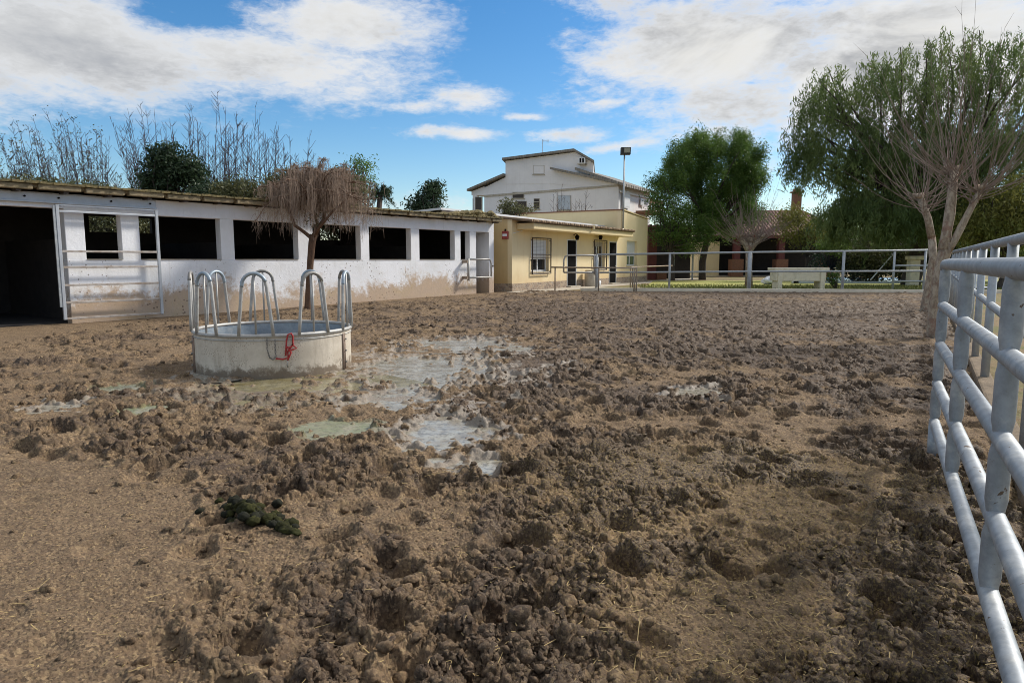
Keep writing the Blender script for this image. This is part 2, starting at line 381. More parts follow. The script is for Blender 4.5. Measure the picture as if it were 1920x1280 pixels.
def terrain(x, y, fine=True, damp=1.0):
    x = np.asarray(x, np.float64); y = np.asarray(y, np.float64)
    r = np.hypot(x, y); z = zg(x, y).copy()
    wx = x + .10 * per(x, y, 3, 41); wy = y + .10 * per(x, y, 3, 42)
    lo = fbm(x, y, .55, 3, 1); lo2 = fbm(wx, wy, 1.3, 3, 11)
    fx = np.interp(y, [0, 2.3, 3.4, 4.65, 5.8, 7], [-.7, -1.0, -1.45, -2.4, -4.6, -9]) + .35 * lo2 + .12 * per(x, y, 6, 9)
    sand = ss(fx - x, -.15, .45) * ss(y, 0, 1)                 # trodden dirt near left
    heap = gz(wx, wy, HEAP); flat = gz(wx, wy, FLAT)
    churn = np.clip(.60 + .6 * lo2 + .25 * lo + .6 * heap - .6 * flat, 0, 1.25)
    churn = (.26 + .74 * ss(churn, .1, 1.0)) * (1 - .92 * sand)
    # outside the paddock: tame
    tS = (x - STB.O.x) * STB.n.x + (y - STB.O.y) * STB.n.y
    tK = (x - FE.O.x) * FE.n.x + (y - FE.O.y) * FE.n.y            # >0 nearer than the kerb
    tR = (x - 3.2) - .56 * (y - 5.1)                              # >0 right of the near fence line
    tR2 = (x - 4.7) - .60 * (y - 6.4)
    inn = ss(tS, -.05, .9) * ss(tK, .05, .8) * (1 - .85 * ss(tR2, -.4, .3))
    churn = churn * inn
    wet = np.zeros_like(x); pale = np.zeros_like(x); alg = np.zeros_like(x); dip = np.zeros_like(x)
    edge = 1 + .45 * lo2 + .5 * per(x, y, 5, 23) + .3 * per(x, y, 12, 24)
    for (cx, cy, rx, ry, dep, pl, al) in PW:
        q = np.sqrt(((x - cx) / rx) ** 2 + ((y - cy) / ry) ** 2)
        k = ss(edge * 1.22 - q, 0, .6); dip = np.maximum(dip, dep * k)
        k2 = ss(edge * 1.75 - q, 0, .75); pale = np.maximum(pale, pl * k2); alg = np.maximum(alg, al * k2); wet = np.maximum(wet, k)
    fc = gr(514, 707); nf = np.hypot(x - fc.x, y - fc.y - 1.06); churn = churn * (.25 + .75 * ss(nf, 1.15, 2.3))
    smear = ss(per(x, y, .9, 101) + .5 * per(x, y, 2.6, 102), .10, .42) * inn
    amp = churn * (1 - .72 * smear) * (1 - .85 * np.clip(wet, 0, 1)) * (1 - .6 * np.clip(pale, 0, 1)); damp = damp * np.ones_like(x)
    # clods: torn lumps of several sizes, crests and hoof pits
    ux = x + .045 * per(x, y, 9, 33) + .02 * per(x, y, 22, 34); uy = y + .045 * per(x, y, 9, 35) + .02 * per(x, y, 22, 36)
    def dome(f, s_, k=1.3):
        d_, c_ = worley(ux, uy, f, s_); q_ = np.clip(1 - (k * d_) ** 2, 0, 1); return .6 * q_ + .4 * np.sqrt(q_), c_
    d1, c1 = dome(5.0, 3); d2, c2 = dome(11.0, 13); d3, c3 = dome(26.0, 14)
    rg1 = (1 - np.abs(per(ux, uy, 2.6, 50))) ** 3; rg2 = (1 - np.abs(per(ux, uy, 7.5, 51))) ** 3; rg3 = (1 - np.abs(per(ux, uy, 19, 52))) ** 3
    pd, pr = worley(x + .05 * per(x, y, 5, 7), y + .05 * per(x, y, 5, 8), 2.5, 9)
    pit = (pr > .4) * (-.075 * ss(.32 - pd, 0, .16) + .035 * np.exp(-((pd - .38) / .08) ** 2))
    hcl = .060 * d1 * np.clip(c1 * 1.5 - .45, 0, 1) + .036 * d2 * np.clip(c2 * 1.4 - .3, 0, 1) + .017 * d3 * c3 + .055 * (rg1 - .4) + .028 * (rg2 - .4) + .013 * (rg3 - .4) - .02
    far = ss(r, 6, 20)
    hoof = np.clip(churn * 1.6, .2, 1) * (1 - .8 * np.clip(wet, 0, 1)); z += damp * hoof * pit * inn * (1.05 - .4 * far); amp = amp * (1 - .75 * (pr > .4) * ss(.33 - pd, 0, .08))
    z += damp * amp * hcl * (.95 - .28 * far)
    z += damp * .02 * lo * inn - dip
    sx_ = damp * amp * (.035 * per(x, y, 8, 91) + .018 * per(x, y, 21, 92)); sy_ = damp * amp * (.035 * per(x, y, 8, 93) + .018 * per(x, y, 21, 94))
    straw = np.clip(np.exp(-(((x - gr(1350, 900).x) / .9) ** 2 + ((y - gr(1350, 900).y) / .8) ** 2)) + .55 * ss(x + .25 * y, .1, 1.4) * (1 - ss(y, 4.2, 6.5)) + .25 * ss(lo, -.1, .5) * (1 - ss(y, 5, 9)), 0, 1)
    rgt = .30 * ss(y, 8, 17) * ss(x, -1, 6); drk = np.clip(rgt + .92 * ss(churn, .25, 1.05) * (.62 + .38 * ss(x + .75 * lo2, -3.5, 1.2)) + .3 * ss(lo, .1, .6) * churn + churn * (.7 * (c1 - .5) * (d1 > .1) + .5 * (c2 - .5) * (d2 > .1)) - .10, 0, 1)
    return z, dict(dark=drk, pale=pale * inn, alg=alg * inn, straw=straw * inn, out=ss(tR2, -.3, .4) * (tK > 0), churn=churn, lo=lo, wet=wet, amp=amp, dx=sx_, dy=sy_, back=1 - ss(tK, -.3, .0))

# ------------------------------------------------------------------ ground
def mat_mud():
    m, nt, b, _ = nt_new("churned_mud"); g = N(nt); p = g.pos()
    a = g.sep(g.attr("m1")); q = g.sep(g.attr("m2"))
    n1 = g.noise(p, 2.2, 6, .65); n2 = g.noise(p, 28, 5, .7); n3 = g.noise(p, 140, 3, .7)
    c = g.mix(g.ramp(n1, .3, .7), (.255, .168, .096), (.180, .116, .064))
    c = g.mix(g.ramp(n2, .35, .7), c, (.135, .092, .058))
    c = g.mix(g.math("MULTIPLY", g.ramp(n3, .55, .72), .6), c, (.33, .235, .14))          # grit
    vc = g.vor(p, 85, "F1", "Color"); vs = g.sep(vc); vd = g.sep(g.vor(p, 210, "F1", "Color"))
    c = g.mix(g.math("MULTIPLY", g.ramp(vs[0], .62, .9), .55), c, (.40, .285, .155)); c = g.mix(g.math("MULTIPLY", g.ramp(vs[1], .55, .9), .7), c, (.07, .047, .03))
    c = g.mix(g.math("MULTIPLY", g.ramp(g.noise(p, 5.5, 7, .72, .6), .52, .68), .6), c, (.125, .086, .052)); c = g.mix(g.math("MULTIPLY", g.ramp(g.noise(p, 1.6, 7, .7, .4), .55, .7), .5), c, (.31, .22, .12))
    dk = g.math("ADD", a[0], g.math("MULTIPLY", g.math("SUBTRACT", g.noise(p, 7, 6, .7), .5), .9), clamp=True)
    dkc = g.mix(g.ramp(n2, .3, .7), (.112, .069, .040), (.054, .035, .021))
    dkc = g.mix(g.math("MULTIPLY", g.ramp(vs[2], .55, .95), .55), dkc, (.27, .19, .115)); dkc = g.mix(g.math("MULTIPLY", g.ramp(vd[0], .6, .95), .5), dkc, (.025, .018, .013))
    c = g.mix(g.ramp(dk, .2, .85), c, dkc)
    stv = g.math("MULTIPLY", g.ramp(g.noise(p, 75, 4, .75), .50, .64), g.ramp(g.math("ADD", q[0], g.math("MULTIPLY", g.math("SUBTRACT", n1, .5), .8)), .15, .9))
    c = g.mix(g.math("MULTIPLY", stv, .75), c, (.33, .235, .075))
    pl = g.ramp(g.math("ADD", a[1], g.math("MULTIPLY", g.math("SUBTRACT", g.noise(p, 9, 6, .7), .5), .9)), .35, .95)
    c = g.mix(g.math("MULTIPLY", pl, .8), c, g.mix(n2, (.36, .31, .25), (.27, .22, .17)))
    al = g.ramp(g.math("ADD", a[2], g.math("MULTIPLY", g.math("SUBTRACT", g.noise(p, 6, 6, .7), .5), 1.1)), .45, 1.1)
    c = g.mix(g.math("MULTIPLY", al, .5), c, (.17, .20, .09))
    dry = g.mix(g.ramp(g.noise(p, 1.1, 7, .7), .4, .62), (.27, .185, .10), (.17, .17, .055))
    c = g.mix(q[1], c, g.mix(g.math("MULTIPLY", g.ramp(n2, .4, .7), .5), dry, (.12, .085, .05)))
    nt.links.new(c, b.inputs["Base Color"])
    rr = g.fmix(g.ramp(dk, .3, .9), .95, .72); rr = g.fmix(pl, rr, .45)
    nt.links.new(rr, b.inputs["Roughness"]); b.inputs["Specular IOR Level"].default_value = .35
    h = g.math("ADD", g.math("MULTIPLY", g.noise(p, 45, 6, .75), .6), g.math("MULTIPLY", n3, .4))
    nt.links.new(g.bump(h, .9, .018), b.inputs["Normal"]); return m
MUD = mat_mud()
dense = np.radians(np.arange(-46, 46.0001, .08)); side = np.radians(np.arange(47, 313.5, 1.0))
ang = np.concatenate([dense, side]); na = len(ang)
rad = np.concatenate([np.geomspace(.25, 2.0, 30)[:-1], np.geomspace(2.0, 34, 900)[:-1], np.geomspace(34, 900, 60)])
A, R = np.meshgrid(ang, rad); gx = (R * np.sin(A)).ravel(); gy = (R * np.cos(A)).ravel()
damp = np.where(np.abs(A) < 46.2 * PI / 180, 1.0, .35).ravel()
gzv, ms = terrain(gx, gy, True, damp)
nr = len(rad)
def relief(x, y, z, ch, inn_, dmp):     # crumbs, fibres and cracks on every side of a clod
    a_ = x + 1.25 * z; b_ = y - 1.1 * z; r_ = np.hypot(x, y); am = np.clip(ch, 0, 1)
    h_ = (billow(a_, b_, 11, 2, 170, .55) - .32) * .030 * am + (billow(a_, b_, 34, 3, 175, .65) - .38) * (.005 + .013 * am) + fbm(a_, b_, 80, 2, 180, .6) * (.003 + .005 * am) * (1 - ss(r_, 8, 16))
    return h_ * dmp * inn_
P3 = np.stack([gx + ms["dx"], gy + ms["dy"], gzv], -1).reshape(nr, na, 3)
T1 = np.gradient(P3, axis=0); T2 = np.roll(P3, -1, 1) - np.roll(P3, 1, 1); NN = np.cross(T2, T1); NN /= np.linalg.norm(NN, axis=2)[..., None] + 1e-12
NN *= np.sign(NN[..., 2:3] + 1e-9); q_ = P3.reshape(-1, 3)
P3 = q_ + NN.reshape(-1, 3) * relief(q_[:, 0], q_[:, 1], q_[:, 2], ms["amp"], np.clip(1.2 - ms["out"] - ms["back"] - .7 * ms["wet"], .12, 1), damp)[:, None]
del T1, T2, NN, q_
vid = np.arange(nr * na).reshape(nr, na)
q0 = vid[:-1, :]; q1 = vid[1:, :]
quads = np.stack([q0, q1, np.roll(q1, -1, 1), np.roll(q0, -1, 1)], -1).reshape(-1, 4)[:, ::-1]
one = np.ones_like(gx)
m1 = np.stack([ms["dark"], ms["pale"], ms["alg"], one], -1)
m2 = np.stack([ms["straw"], np.clip(ms["out"] + ms["back"], 0, 1), ms["churn"], one], -1)
gnd = np_mesh("ground", P3, quads, MUD, None, {"m1": m1, "m2": m2}, True)
tag(gnd, "brown churned mud of the paddock with hoof prints", None, None, "structure")
del A, R, gx, gy, gzv, quads, m1, m2

# puddles ------------------------------------------------------------
def mat_puddle(name, c1, c2, rough=.1):
    m, nt, b, _ = nt_new(name); g = N(nt); p = g.pos()
    c = g.mix(g.ramp(g.noise(p, 3.5, 6, .65, .8), .35, .65), c1, c2)
    nt.links.new(c, b.inputs["Base Color"]); c = g.mix(g.math("MULTIPLY", g.ramp(g.noise(p, 17, 6, .75), .48, .6), .75), c, tuple(v * .45 for v in c2)); nt.links.new(c, b.inputs["Base Color"]); nt.links.new(g.fmix(g.ramp(g.noise(p, 6, 5, .7), .4, .65), rough, rough + .2), b.inputs["Roughness"])
    b.inputs["Specular IOR Level"].default_value = .32; nt.links.new(g.bump(g.noise(p, 9, 3), .05, .01), b.inputs["Normal"]); return m
PM = [mat_puddle("milky_water", (.37, .355, .30), (.25, .21, .15), .14), mat_puddle("murky_green_water", (.17, .135, .05), (.28, .245, .15), .12), mat_puddle("algae_water", (.20, .22, .12), (.30, .275, .19), .2)]
PLAB = ["milky pale puddle spreading to the right of the round feeder", "murky yellow green puddle along the front foot of the round feeder", "pale puddle in the middle of the paddock nearest its churned heaps",
        "small pale puddle just in front of the mid paddock puddle", "thin murky puddle between the feeder's right side and the mid paddock puddle", "bright green algae puddle in front of the feeder", "pale thin puddle near the left edge of the paddock", "small grey puddle at the left foot of the feeder",
        "thin far strip of water behind the big milky puddle", "small greenish puddle left of the feeder", "small grey puddle alone in the right half of the paddock", "thin wet strip right of the far water", "tiny green puddle beside the pale left puddle"]
for i, (cx, cy, rx, ry, dep, pl, al) in enumerate(PW):
    nV = 48; pts = []
    for k in range(nV):
        th = 2 * PI * k / nV; f = 1.42 + .1 * math.sin(3 * th + i) + .08 * math.sin(5 * th + 2 * i)
        pts.append((cx + rx * f * math.cos(th), cy + ry * f * math.sin(th), -dep * .74 + .0016 * i))
    me = bpy.data.meshes.new("puddle"); me.from_pydata(pts, [], [tuple(range(nV))]); me.update()
    o = link("puddle", me, PM[1] if i == 1 else (PM[2] if al > .7 else PM[0])); tag(o, PLAB[i], None, None, "structure")

# loose clods ----------------------------------------------------------
def ico(sub):
    bm = bmesh.new(); bmesh.ops.create_icosphere(bm, subdivisions=sub, radius=1)
    v = np.array([x.co[:] for x in bm.verts]); f = np.array([[x.index for x in p.verts] for p in bm.faces]); bm.free(); return v, f
def n3(v, s):                            # cheap 3d lumpiness
    return per(v[:, 0] + v[:, 2] * .7, v[:, 1] - v[:, 2] * .6, 1.0, s) + .6 * per(v[:, 1] + v[:, 0] * .3, v[:, 2] * 1.1 + v[:, 0], 2.1, s + 3) + .4 * per(v[:, 2], v[:, 0] + v[:, 1], 4.3, s + 5)
def scatter_clods(n, name, rmin, rmax, smin, smax, sub, seed, keep):
    rg = np.random.default_rng(seed); V, Fc = ico(sub)
    var = []
    for k in range(14):
        ns = np.array([MN.turbulence(Vector(q) * .9 + Vector((k * 5.3, 0, 0)), 4, True, noise_basis="PERLIN_ORIGINAL", amplitude_scale=.65, frequency_scale=2.1) for q in V.tolist()])
        d = V * (.42 + .85 * ns)[:, None]
        for _ in range(6):
            pn = rg.normal(0, 1, 3); pn /= np.linalg.norm(pn); lim = rg.uniform(.42, .75); ex = np.maximum(d @ pn - lim, 0); d = d - ex[:, None] * pn * .9
        d = d * (1 + .10 * rg.normal(0, 1, len(d)))[:, None]; d *= np.array([1, rg.uniform(.7, 1), rg.uniform(.5, .8)]); var.append(d)
    r = np.exp(rg.uniform(np.log(rmin), np.log(rmax), n)); a = np.radians(rg.uniform(-43, 43, n)); x = r * np.sin(a); y = r * np.cos(a)
    z, m = terrain(x, y, True); pr = keep(m, x, y); ok = rg.random(n) < pr; x, y, z = x[ok], y[ok], z[ok]; mm = {k: v[ok] for k, v in m.items()}
    nn = len(x); sz = smin + (smax - smin) * rg.random(nn) ** 4.5; vv = []; ff = []; a1 = []; a2 = []
    for i in range(nn):
        th = rg.uniform(0, 2 * PI); c, s = math.cos(th), math.sin(th); d = var[i % 14] * sz[i]
        tl = rg.normal(0, .25); d = d @ np.array([[1, 0, tl], [0, 1, 0], [-tl, 0, 1]])
        p = np.stack([d[:, 0] * c - d[:, 1] * s + x[i], d[:, 0] * s + d[:, 1] * c + y[i], d[:, 2] + z[i] + sz[i] * .05], -1)
        vv.append(p); ff.append(Fc + i * len(V)); k = len(V)
        dk = np.clip(mm["dark"][i] * .85 + rg.normal(.05, .2), 0, 1)
        a1.append(np.tile([dk, mm["pale"][i] * .5, mm["alg"][i] * .4, 1], (k, 1))); a2.append(np.tile([mm["straw"][i], 0, 1, 1], (k, 1)))
    o = np_mesh(name, np.concatenate(vv), np.concatenate(ff), MUD, None, {"m1": np.concatenate(a1), "m2": np.concatenate(a2)}, True)
    return o
o = scatter_clods(15000, "mud_clods", 2.1, 9, .006, .050, 2, 21, lambda m, x, y: np.clip(.10 + .8 * m["churn"], 0, 1) * (1 - .9 * m["wet"]) * (1 - m["out"]))
tag(o, "loose clods of wet brown mud thrown up by hooves", "mud clods", None, "stuff")
o = scatter_clods(8000, "mud_clods", 8, 27, .015, .075, 1, 22, lambda m, x, y: np.clip(.02 + .9 * m["churn"], 0, 1) * (1 - .95 * m["wet"]) * (1 - m["out"]) * (1 - m["back"]))
tag(o, "far clods of churned mud towards the buildings", "mud clods", None, "stuff")

# straw ----------------------------------------------------------------
def scatter_straw():
    rg = np.random.default_rng(31); n = 9000
    r = np.exp(rg.uniform(np.log(2.1), np.log(9), n)); a = np.radians(rg.uniform(-42, 42, n)); x = r * np.sin(a); y = r * np.cos(a)
    z, m = terrain(x, y); ok = rg.random(n) < (.10 + .9 * m["straw"]) * (1 - m["wet"]); x, y, z = x[ok], y[ok], z[ok]; n = len(x)
    th = rg.uniform(0, PI, n); L_ = .006 + .035 * rg.random(n) ** 4; L_ *= np.where(rg.random(n) < .006, 5, 1); w = .0011 + .0012 * rg.random(n)
    dx, dy = np.cos(th), np.sin(th); tl = rg.normal(0, .25, n)
    p = np.stack([x, y, z + .007], -1); d = np.stack([dx * L_, dy * L_, tl * L_], -1); e = np.stack([-dy * w, dx * w, 0 * w], -1); up = np.array([0, 0, .0015])
    vv = np.stack([p - d - e, p + d - e, p + d + e, p - d + e, p - d + up, p + d + up], 1).reshape(-1, 3)
    b = np.arange(n)[:, None] * 6; f = np.concatenate([b + np.array([0, 1, 5, 4]), b + np.array([2, 3, 4, 5])], 0)
    o = np_mesh("straw", vv, f, M["straw"]); tag(o, "bits of pale straw trodden into the mud", "straw", None, "stuff")
scatter_straw()
def hz(x, y): return float(terrain(np.array([x]), np.array([y]))[0][0])

# ------------------------------------------------------------------ stable
def stable():
    fr = STB; sx = lambda px: fr.s(px)
    root = empty("stable", fr.p(sx(420), 0, 0), "long low whitewashed stable with a row of open dark windows", "stable")
    ZS, ZT, ZR = 1.5, 2.62, 3.02; TH = .26
    s0 = sx(-420); sD = sx(126); s1 = sx(926)
    wins = [(163, 231), (265, 416), (441, 560), (588, 677), (693, 771), (787, 853), (864, 881)]
    low = MB()
    low.fb(fr, sD, sx(893), -TH, 0, -.15, ZS)
    low.fb(fr, sD, s1, -TH, .004, ZT, ZR)
    low.fb(fr, s0, sD, -TH, .004, ZT + .06, ZR)
    low.fb(fr, s0 - .3, s0, -TH, 0, -.15, ZR)
    low.build("wall", M["white"], root, bevel=.012)
    edges = [126] + [e for w in wins for e in w] + [893]
    for i in range(0, len(edges), 2):
        mb = MB(); mb.fb(fr, sx(edges[i]), sx(edges[i + 1]), -TH, -.002, ZS, ZT); mb.build("pillar", M["white"], root, bevel=.012)
    mb = MB(); sj = sx(917); mb.fb(fr, sj, s1, -TH - .9, 0.0, -.15, ZT); mb.build("pillar", M["white"], root, bevel=.012)
    sill = MB()
    for a, b in wins: sill.fb(fr, sx(a) + .01, sx(b) - .01, -TH - .03, .02, ZS, ZS + .018)
    sill.build("window_sill", M["concrete"], root)
    # inside: dark back wall with high vents, end walls, partitions
    tb = -4.6; bw = MB(); S0, S1 = s0 - .3, s1
    gaps = []
    for (xa, xb, ya, yb) in ((166, 286, 404, 438), (600, 641, 425, 451)):
        a, zt = fr.hit(xa, ya, tb); b, zb = fr.hit(xb, yb, tb); gaps.append((a, b, zb, min(zt, 2.9)))
    cur = S0
    for a, b, zb, zt in gaps:
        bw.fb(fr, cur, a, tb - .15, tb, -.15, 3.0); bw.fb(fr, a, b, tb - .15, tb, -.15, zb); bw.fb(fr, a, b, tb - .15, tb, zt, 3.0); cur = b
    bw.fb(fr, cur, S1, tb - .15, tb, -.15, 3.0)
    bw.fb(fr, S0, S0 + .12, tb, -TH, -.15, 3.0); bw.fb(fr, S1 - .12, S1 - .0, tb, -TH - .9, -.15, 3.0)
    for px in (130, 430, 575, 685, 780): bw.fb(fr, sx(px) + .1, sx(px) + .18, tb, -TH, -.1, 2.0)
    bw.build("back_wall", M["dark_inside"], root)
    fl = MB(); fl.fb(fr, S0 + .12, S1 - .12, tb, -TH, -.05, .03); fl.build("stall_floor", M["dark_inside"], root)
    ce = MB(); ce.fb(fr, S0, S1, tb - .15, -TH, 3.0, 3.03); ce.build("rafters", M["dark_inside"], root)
    # steel lintel along the door bay
    st = MB(); st.fb(fr, s0, sx(297), .004, .05, 2.80, 2.99); st.fb(fr, s0, sx(297), .05, .09, 2.78, 2.815); st.build("door_track", M["steel"], root, bevel=.004)
    for px in (54, 117, 214, 286):
        b = MB(); c = fr.p(sx(px), .05, 2.91); b.tube([c, c + fr.n * .03], .022, 8); b.build("bolt", M["black"], root)
    # roof: sheets and scalloped eave
    rf = MB(); rf.add([fr.p(S0 - .2, .28, 3.10), fr.p(s1 + .08, .28, 3.10), fr.p(s1 + .08, tb - .4, 3.03), fr.p(S0 - .2, tb - .4, 3.03),
                       fr.p(S0 - .2, .28, 3.21), fr.p(s1 + .08, .28, 3.21), fr.p(s1 + .08, tb - .4, 3.10), fr.p(S0 - .2, tb - .4, 3.10)],
                      [(0, 1, 2, 3), (7, 6, 5, 4), (4, 5, 1, 0), (5, 6, 2, 1), (6, 7, 3, 2), (7, 4, 0, 3)])
    roof = rf.build("roof", M["roof_edge"], root)
    ev = MB(); s = S0 - .2; rnd = random.Random(4)
    while s < s1:
        w = .93 * rnd.uniform(.96, 1.04); e = min(s + w - .1, s1 + .1)
        dz = rnd.uniform(-.008, .008); ev.fb(fr, s, e, .20, .36 + rnd.uniform(-.01, .01), 3.045 + dz, 3.165 + dz); s += w
    ev.build("eave_blocks", M["roof_edge"], roof, bevel=.02)
    tp = MB(); n = 160; a0 = S0 - .22; a1 = s1 + .12
    for i in range(n):
        sa = a0 + (a1 - a0) * i / n; sb = a0 + (a1 - a0) * (i + 1) / n
        k = max(0, (i / n - .84) / .16); dz = .008 * math.sin(i * 1.7) + .006 * math.sin(i * .61) + .035 * k * (.5 + .5 * math.sin(i * 2.3))
        tp.fb(fr, sa, sb, -.6, .40 + .012 * math.sin(i * 2.9), 3.17 + dz * .3, 3.222 + dz)
    tp.build("eave_cap", M["moss"], roof)
    s = sx(-60)
    while s < s1: br = MB(); br.fb(fr, s - .05, s + .05, .006, .30, 3.0, 3.098); br.build("rafter_end", M["brown"], root); s += .93
    # thatch-like moss heap at the right end
    o = MB(); rnd = random.Random(9)
    for i in range(260):
        s = sx(rnd.uniform(835, 925)); t = rnd.uniform(-1.4, .25); c = fr.p(s, t, 3.2 + rnd.uniform(0, .2) * min(1, (s - sx(828)) / 2)); r = rnd.uniform(.05, .13)
        o.tube([c - fr.u * r * 2 + Vector((0, 0, -.02)), c, c + fr.u * r * 2 + Vector((0, 0, -.03))], [r * .4, r, r * .4], 6)
    o.build("moss_heap", M["moss"], roof)
    # slim steel door standing inside the end doorway
    d = MB(); d.fb(fr, sx(893) + .03, sx(910), -TH - .35, -TH - .31, .16, 2.0); d.build("inner_door", M["galv_warm"], root)
stable()

def stable_gate():
    fr = STB; t = .16; sl, sr = fr.s(114, t), fr.s(298, t)
    root = empty("sliding_gate", fr.p((sl + sr) / 2, t, 0), "dusty steel sliding gate with five rails hung before the stable wall", "gate")
    H = lambda y: fr.hit(116, y, t)[1]
    zt, zb = H(394), max(H(600), .06)
    for s in (sl, sr): f = MB(); f.fb(fr, s - .035, s + .035, t - .03, t + .03, zb, zt + .12); f.build("upright", M["steel"], root, bevel=.008)
    f = MB(); f.fb(fr, sl + .036, sr - .036, t - .025, t + .025, zt - .05, zt); f.build("top_bar", M["steel"], root, bevel=.008)
    f = MB(); f.fb(fr, sl + .036, sr - .036, t - .02, t + .02, zt + .1, zt + .13); f.build("hanger_bar", M["steel"], root)
    for y in (471, 501, 535, 568, 598):
        z = max(H(y), .12); f = MB(); f.fb(fr, sl + .036, sr - .036, t - .022, t + .022, z - .025, z + .025); f.build("rail", M["gate"], root, bevel=.006)
    for y in (420,):
        f = MB(); f.fb(fr, sl - .09, sl - .04, t - .02, t + .02, zb + .3, zt + .1); f.build("guide_post", M["galv_far"], root)
stable_gate()

def small_gate():
    fr = STB; t = .22; a, b = fr.s(878, t), fr.s(921, t); H = lambda y: fr.hit(900, y, t)[1]
    root = empty("small_gate", fr.p(a, t, 0), "small rounded tube gate across the end doorway of the stable", "gate")
    zt, zb = H(486), H(520); m = MB(); r = .035
    m.tube([fr.p(a, t, zb - .12), fr.p(a, t, zt + .03)], .05, 10); m.build("hinge_post", M["galv_warm"], root, True)
    m = MB(); m.tube([fr.p(a + .05, t, zt), fr.p(b - .15, t, zt), fr.p(b - .05, t, zt - .05), fr.p(b, t, zt - .18), fr.p(b, t, zb)], r, 8); m.build("frame", M["galv_warm"], root, True)
    m = MB(); m.tube([fr.p(a + .05, t, zb), fr.p(b, t, zb)], r, 8); m.build("lower_rail", M["galv_warm"], root, True)
    for z in (zt - .1, zb): 
        m = MB(); m.fb(fr, a - .12, a - .04, 0, t + .03, z - .05, z + .05); m.build("hinge", M["rusty"], root)
    m = MB(); m.fb(fr, b + .03, b + .12, t - .03, t + .03, (zt + zb) / 2 + .05, (zt + zb) / 2 + .12); m.build("latch", M["brown"], root)
small_gate()

# ------------------------------------------------------------------ ochre house
def window(root, fr, xa, xb, ya, yb, kind):
    sa, sb = fr.s(xa), fr.s(xb); zm = lambda y: fr.hit((xa + xb) / 2, y)[1]; zt, zb = zm(ya), zm(yb)
    w = MB(); rd = -.16
    fw = .07
    w.fb(fr, sa, sb, rd - .04, rd, zb, zb + fw); w.fb(fr, sa, sb, rd - .04, rd, zt - fw, zt); w.fb(fr, sa, sa + fw, rd - .04, rd, zb + fw, zt - fw); w.fb(fr, sb - fw, sb, rd - .04, rd, zb + fw, zt - fw)
    mid = (sa + sb) / 2; zmid = zb + (zt - zb) * (.38 if kind != "mid" else .82)
    w.fb(fr, mid - .04, mid + .04, rd - .04, rd + .01, zb + fw, zmid)
    win = w.build("window", M["wfr"], root)
    g = MB(); g.fb(fr, sa + fw, sb - fw, rd - .06, rd - .03, zb + fw, zmid); g.build("pane", M["greenglass"] if kind == "green" else M["glass"], win)
    sh = MB(); n = 14
    for i in range(n):
        z0 = zmid + (zt - zmid - .01) * i / n; z1 = zmid + (zt - zmid - .01) * (i + .92) / n
        sh.fb(fr, sa + .02, sb - .02, rd - .03, rd + .012, z0, z1)
    if kind != "mid" or True: sh.build("shutter", M["shutter"] if kind != "mid" else M["concrete"], win)
    si = MB(); si.fb(fr, sa - .05, sb + .05, -.14, .05, zb - .06, zb); si.build("sill", M["pvc"], win, bevel=.008)
    if kind in ("grille", "mid"):
        gr_ = MB(); r = .022; t = .09
        a, b, lo, hi = sa - .04, sb + .04, zb - .1, zt + .06
        gr_.tube([fr.p(a, t, lo), fr.p(b, t, lo), fr.p(b, t, hi), fr.p(a, t, hi), fr.p(a, t, lo)], r * 1.4, 6)
        for k in (.46, .54): gr_.tube([fr.p(a, t, lo + (hi - lo) * k), fr.p(b, t, lo + (hi - lo) * k)], r, 6)
        for k in range(1, 5): s = a + (b - a) * k / 5; gr_.tube([fr.p(s, t, lo), fr.p(s, t, hi)], .005, 5)
        for s in (a, b):
            for z in (lo + .1, hi - .1): gr_.tube([fr.p(s, 0, z), fr.p(s, t, z)], .012, 5)
        gr_.build("grille", M["brown"], win)
def holes_wall(mb, fr, s0, s1, z0, z1, t0, t1, holes):
    """wall of boxes around rectangular holes (s0,s1,z0,z1), sorted and apart"""
    cur = s0
    for a, b, lo, hi in sorted(holes):
        mb.fb(fr, cur, a, t0, t1, z0, z1)
        if lo > z0: mb.fb(fr, a, b, t0, t1, z0, lo)
        if hi < z1: mb.fb(fr, a, b, t0, t1, hi, z1)
        cur = b
    mb.fb(fr, cur, s1, t0, t1, z0, z1)
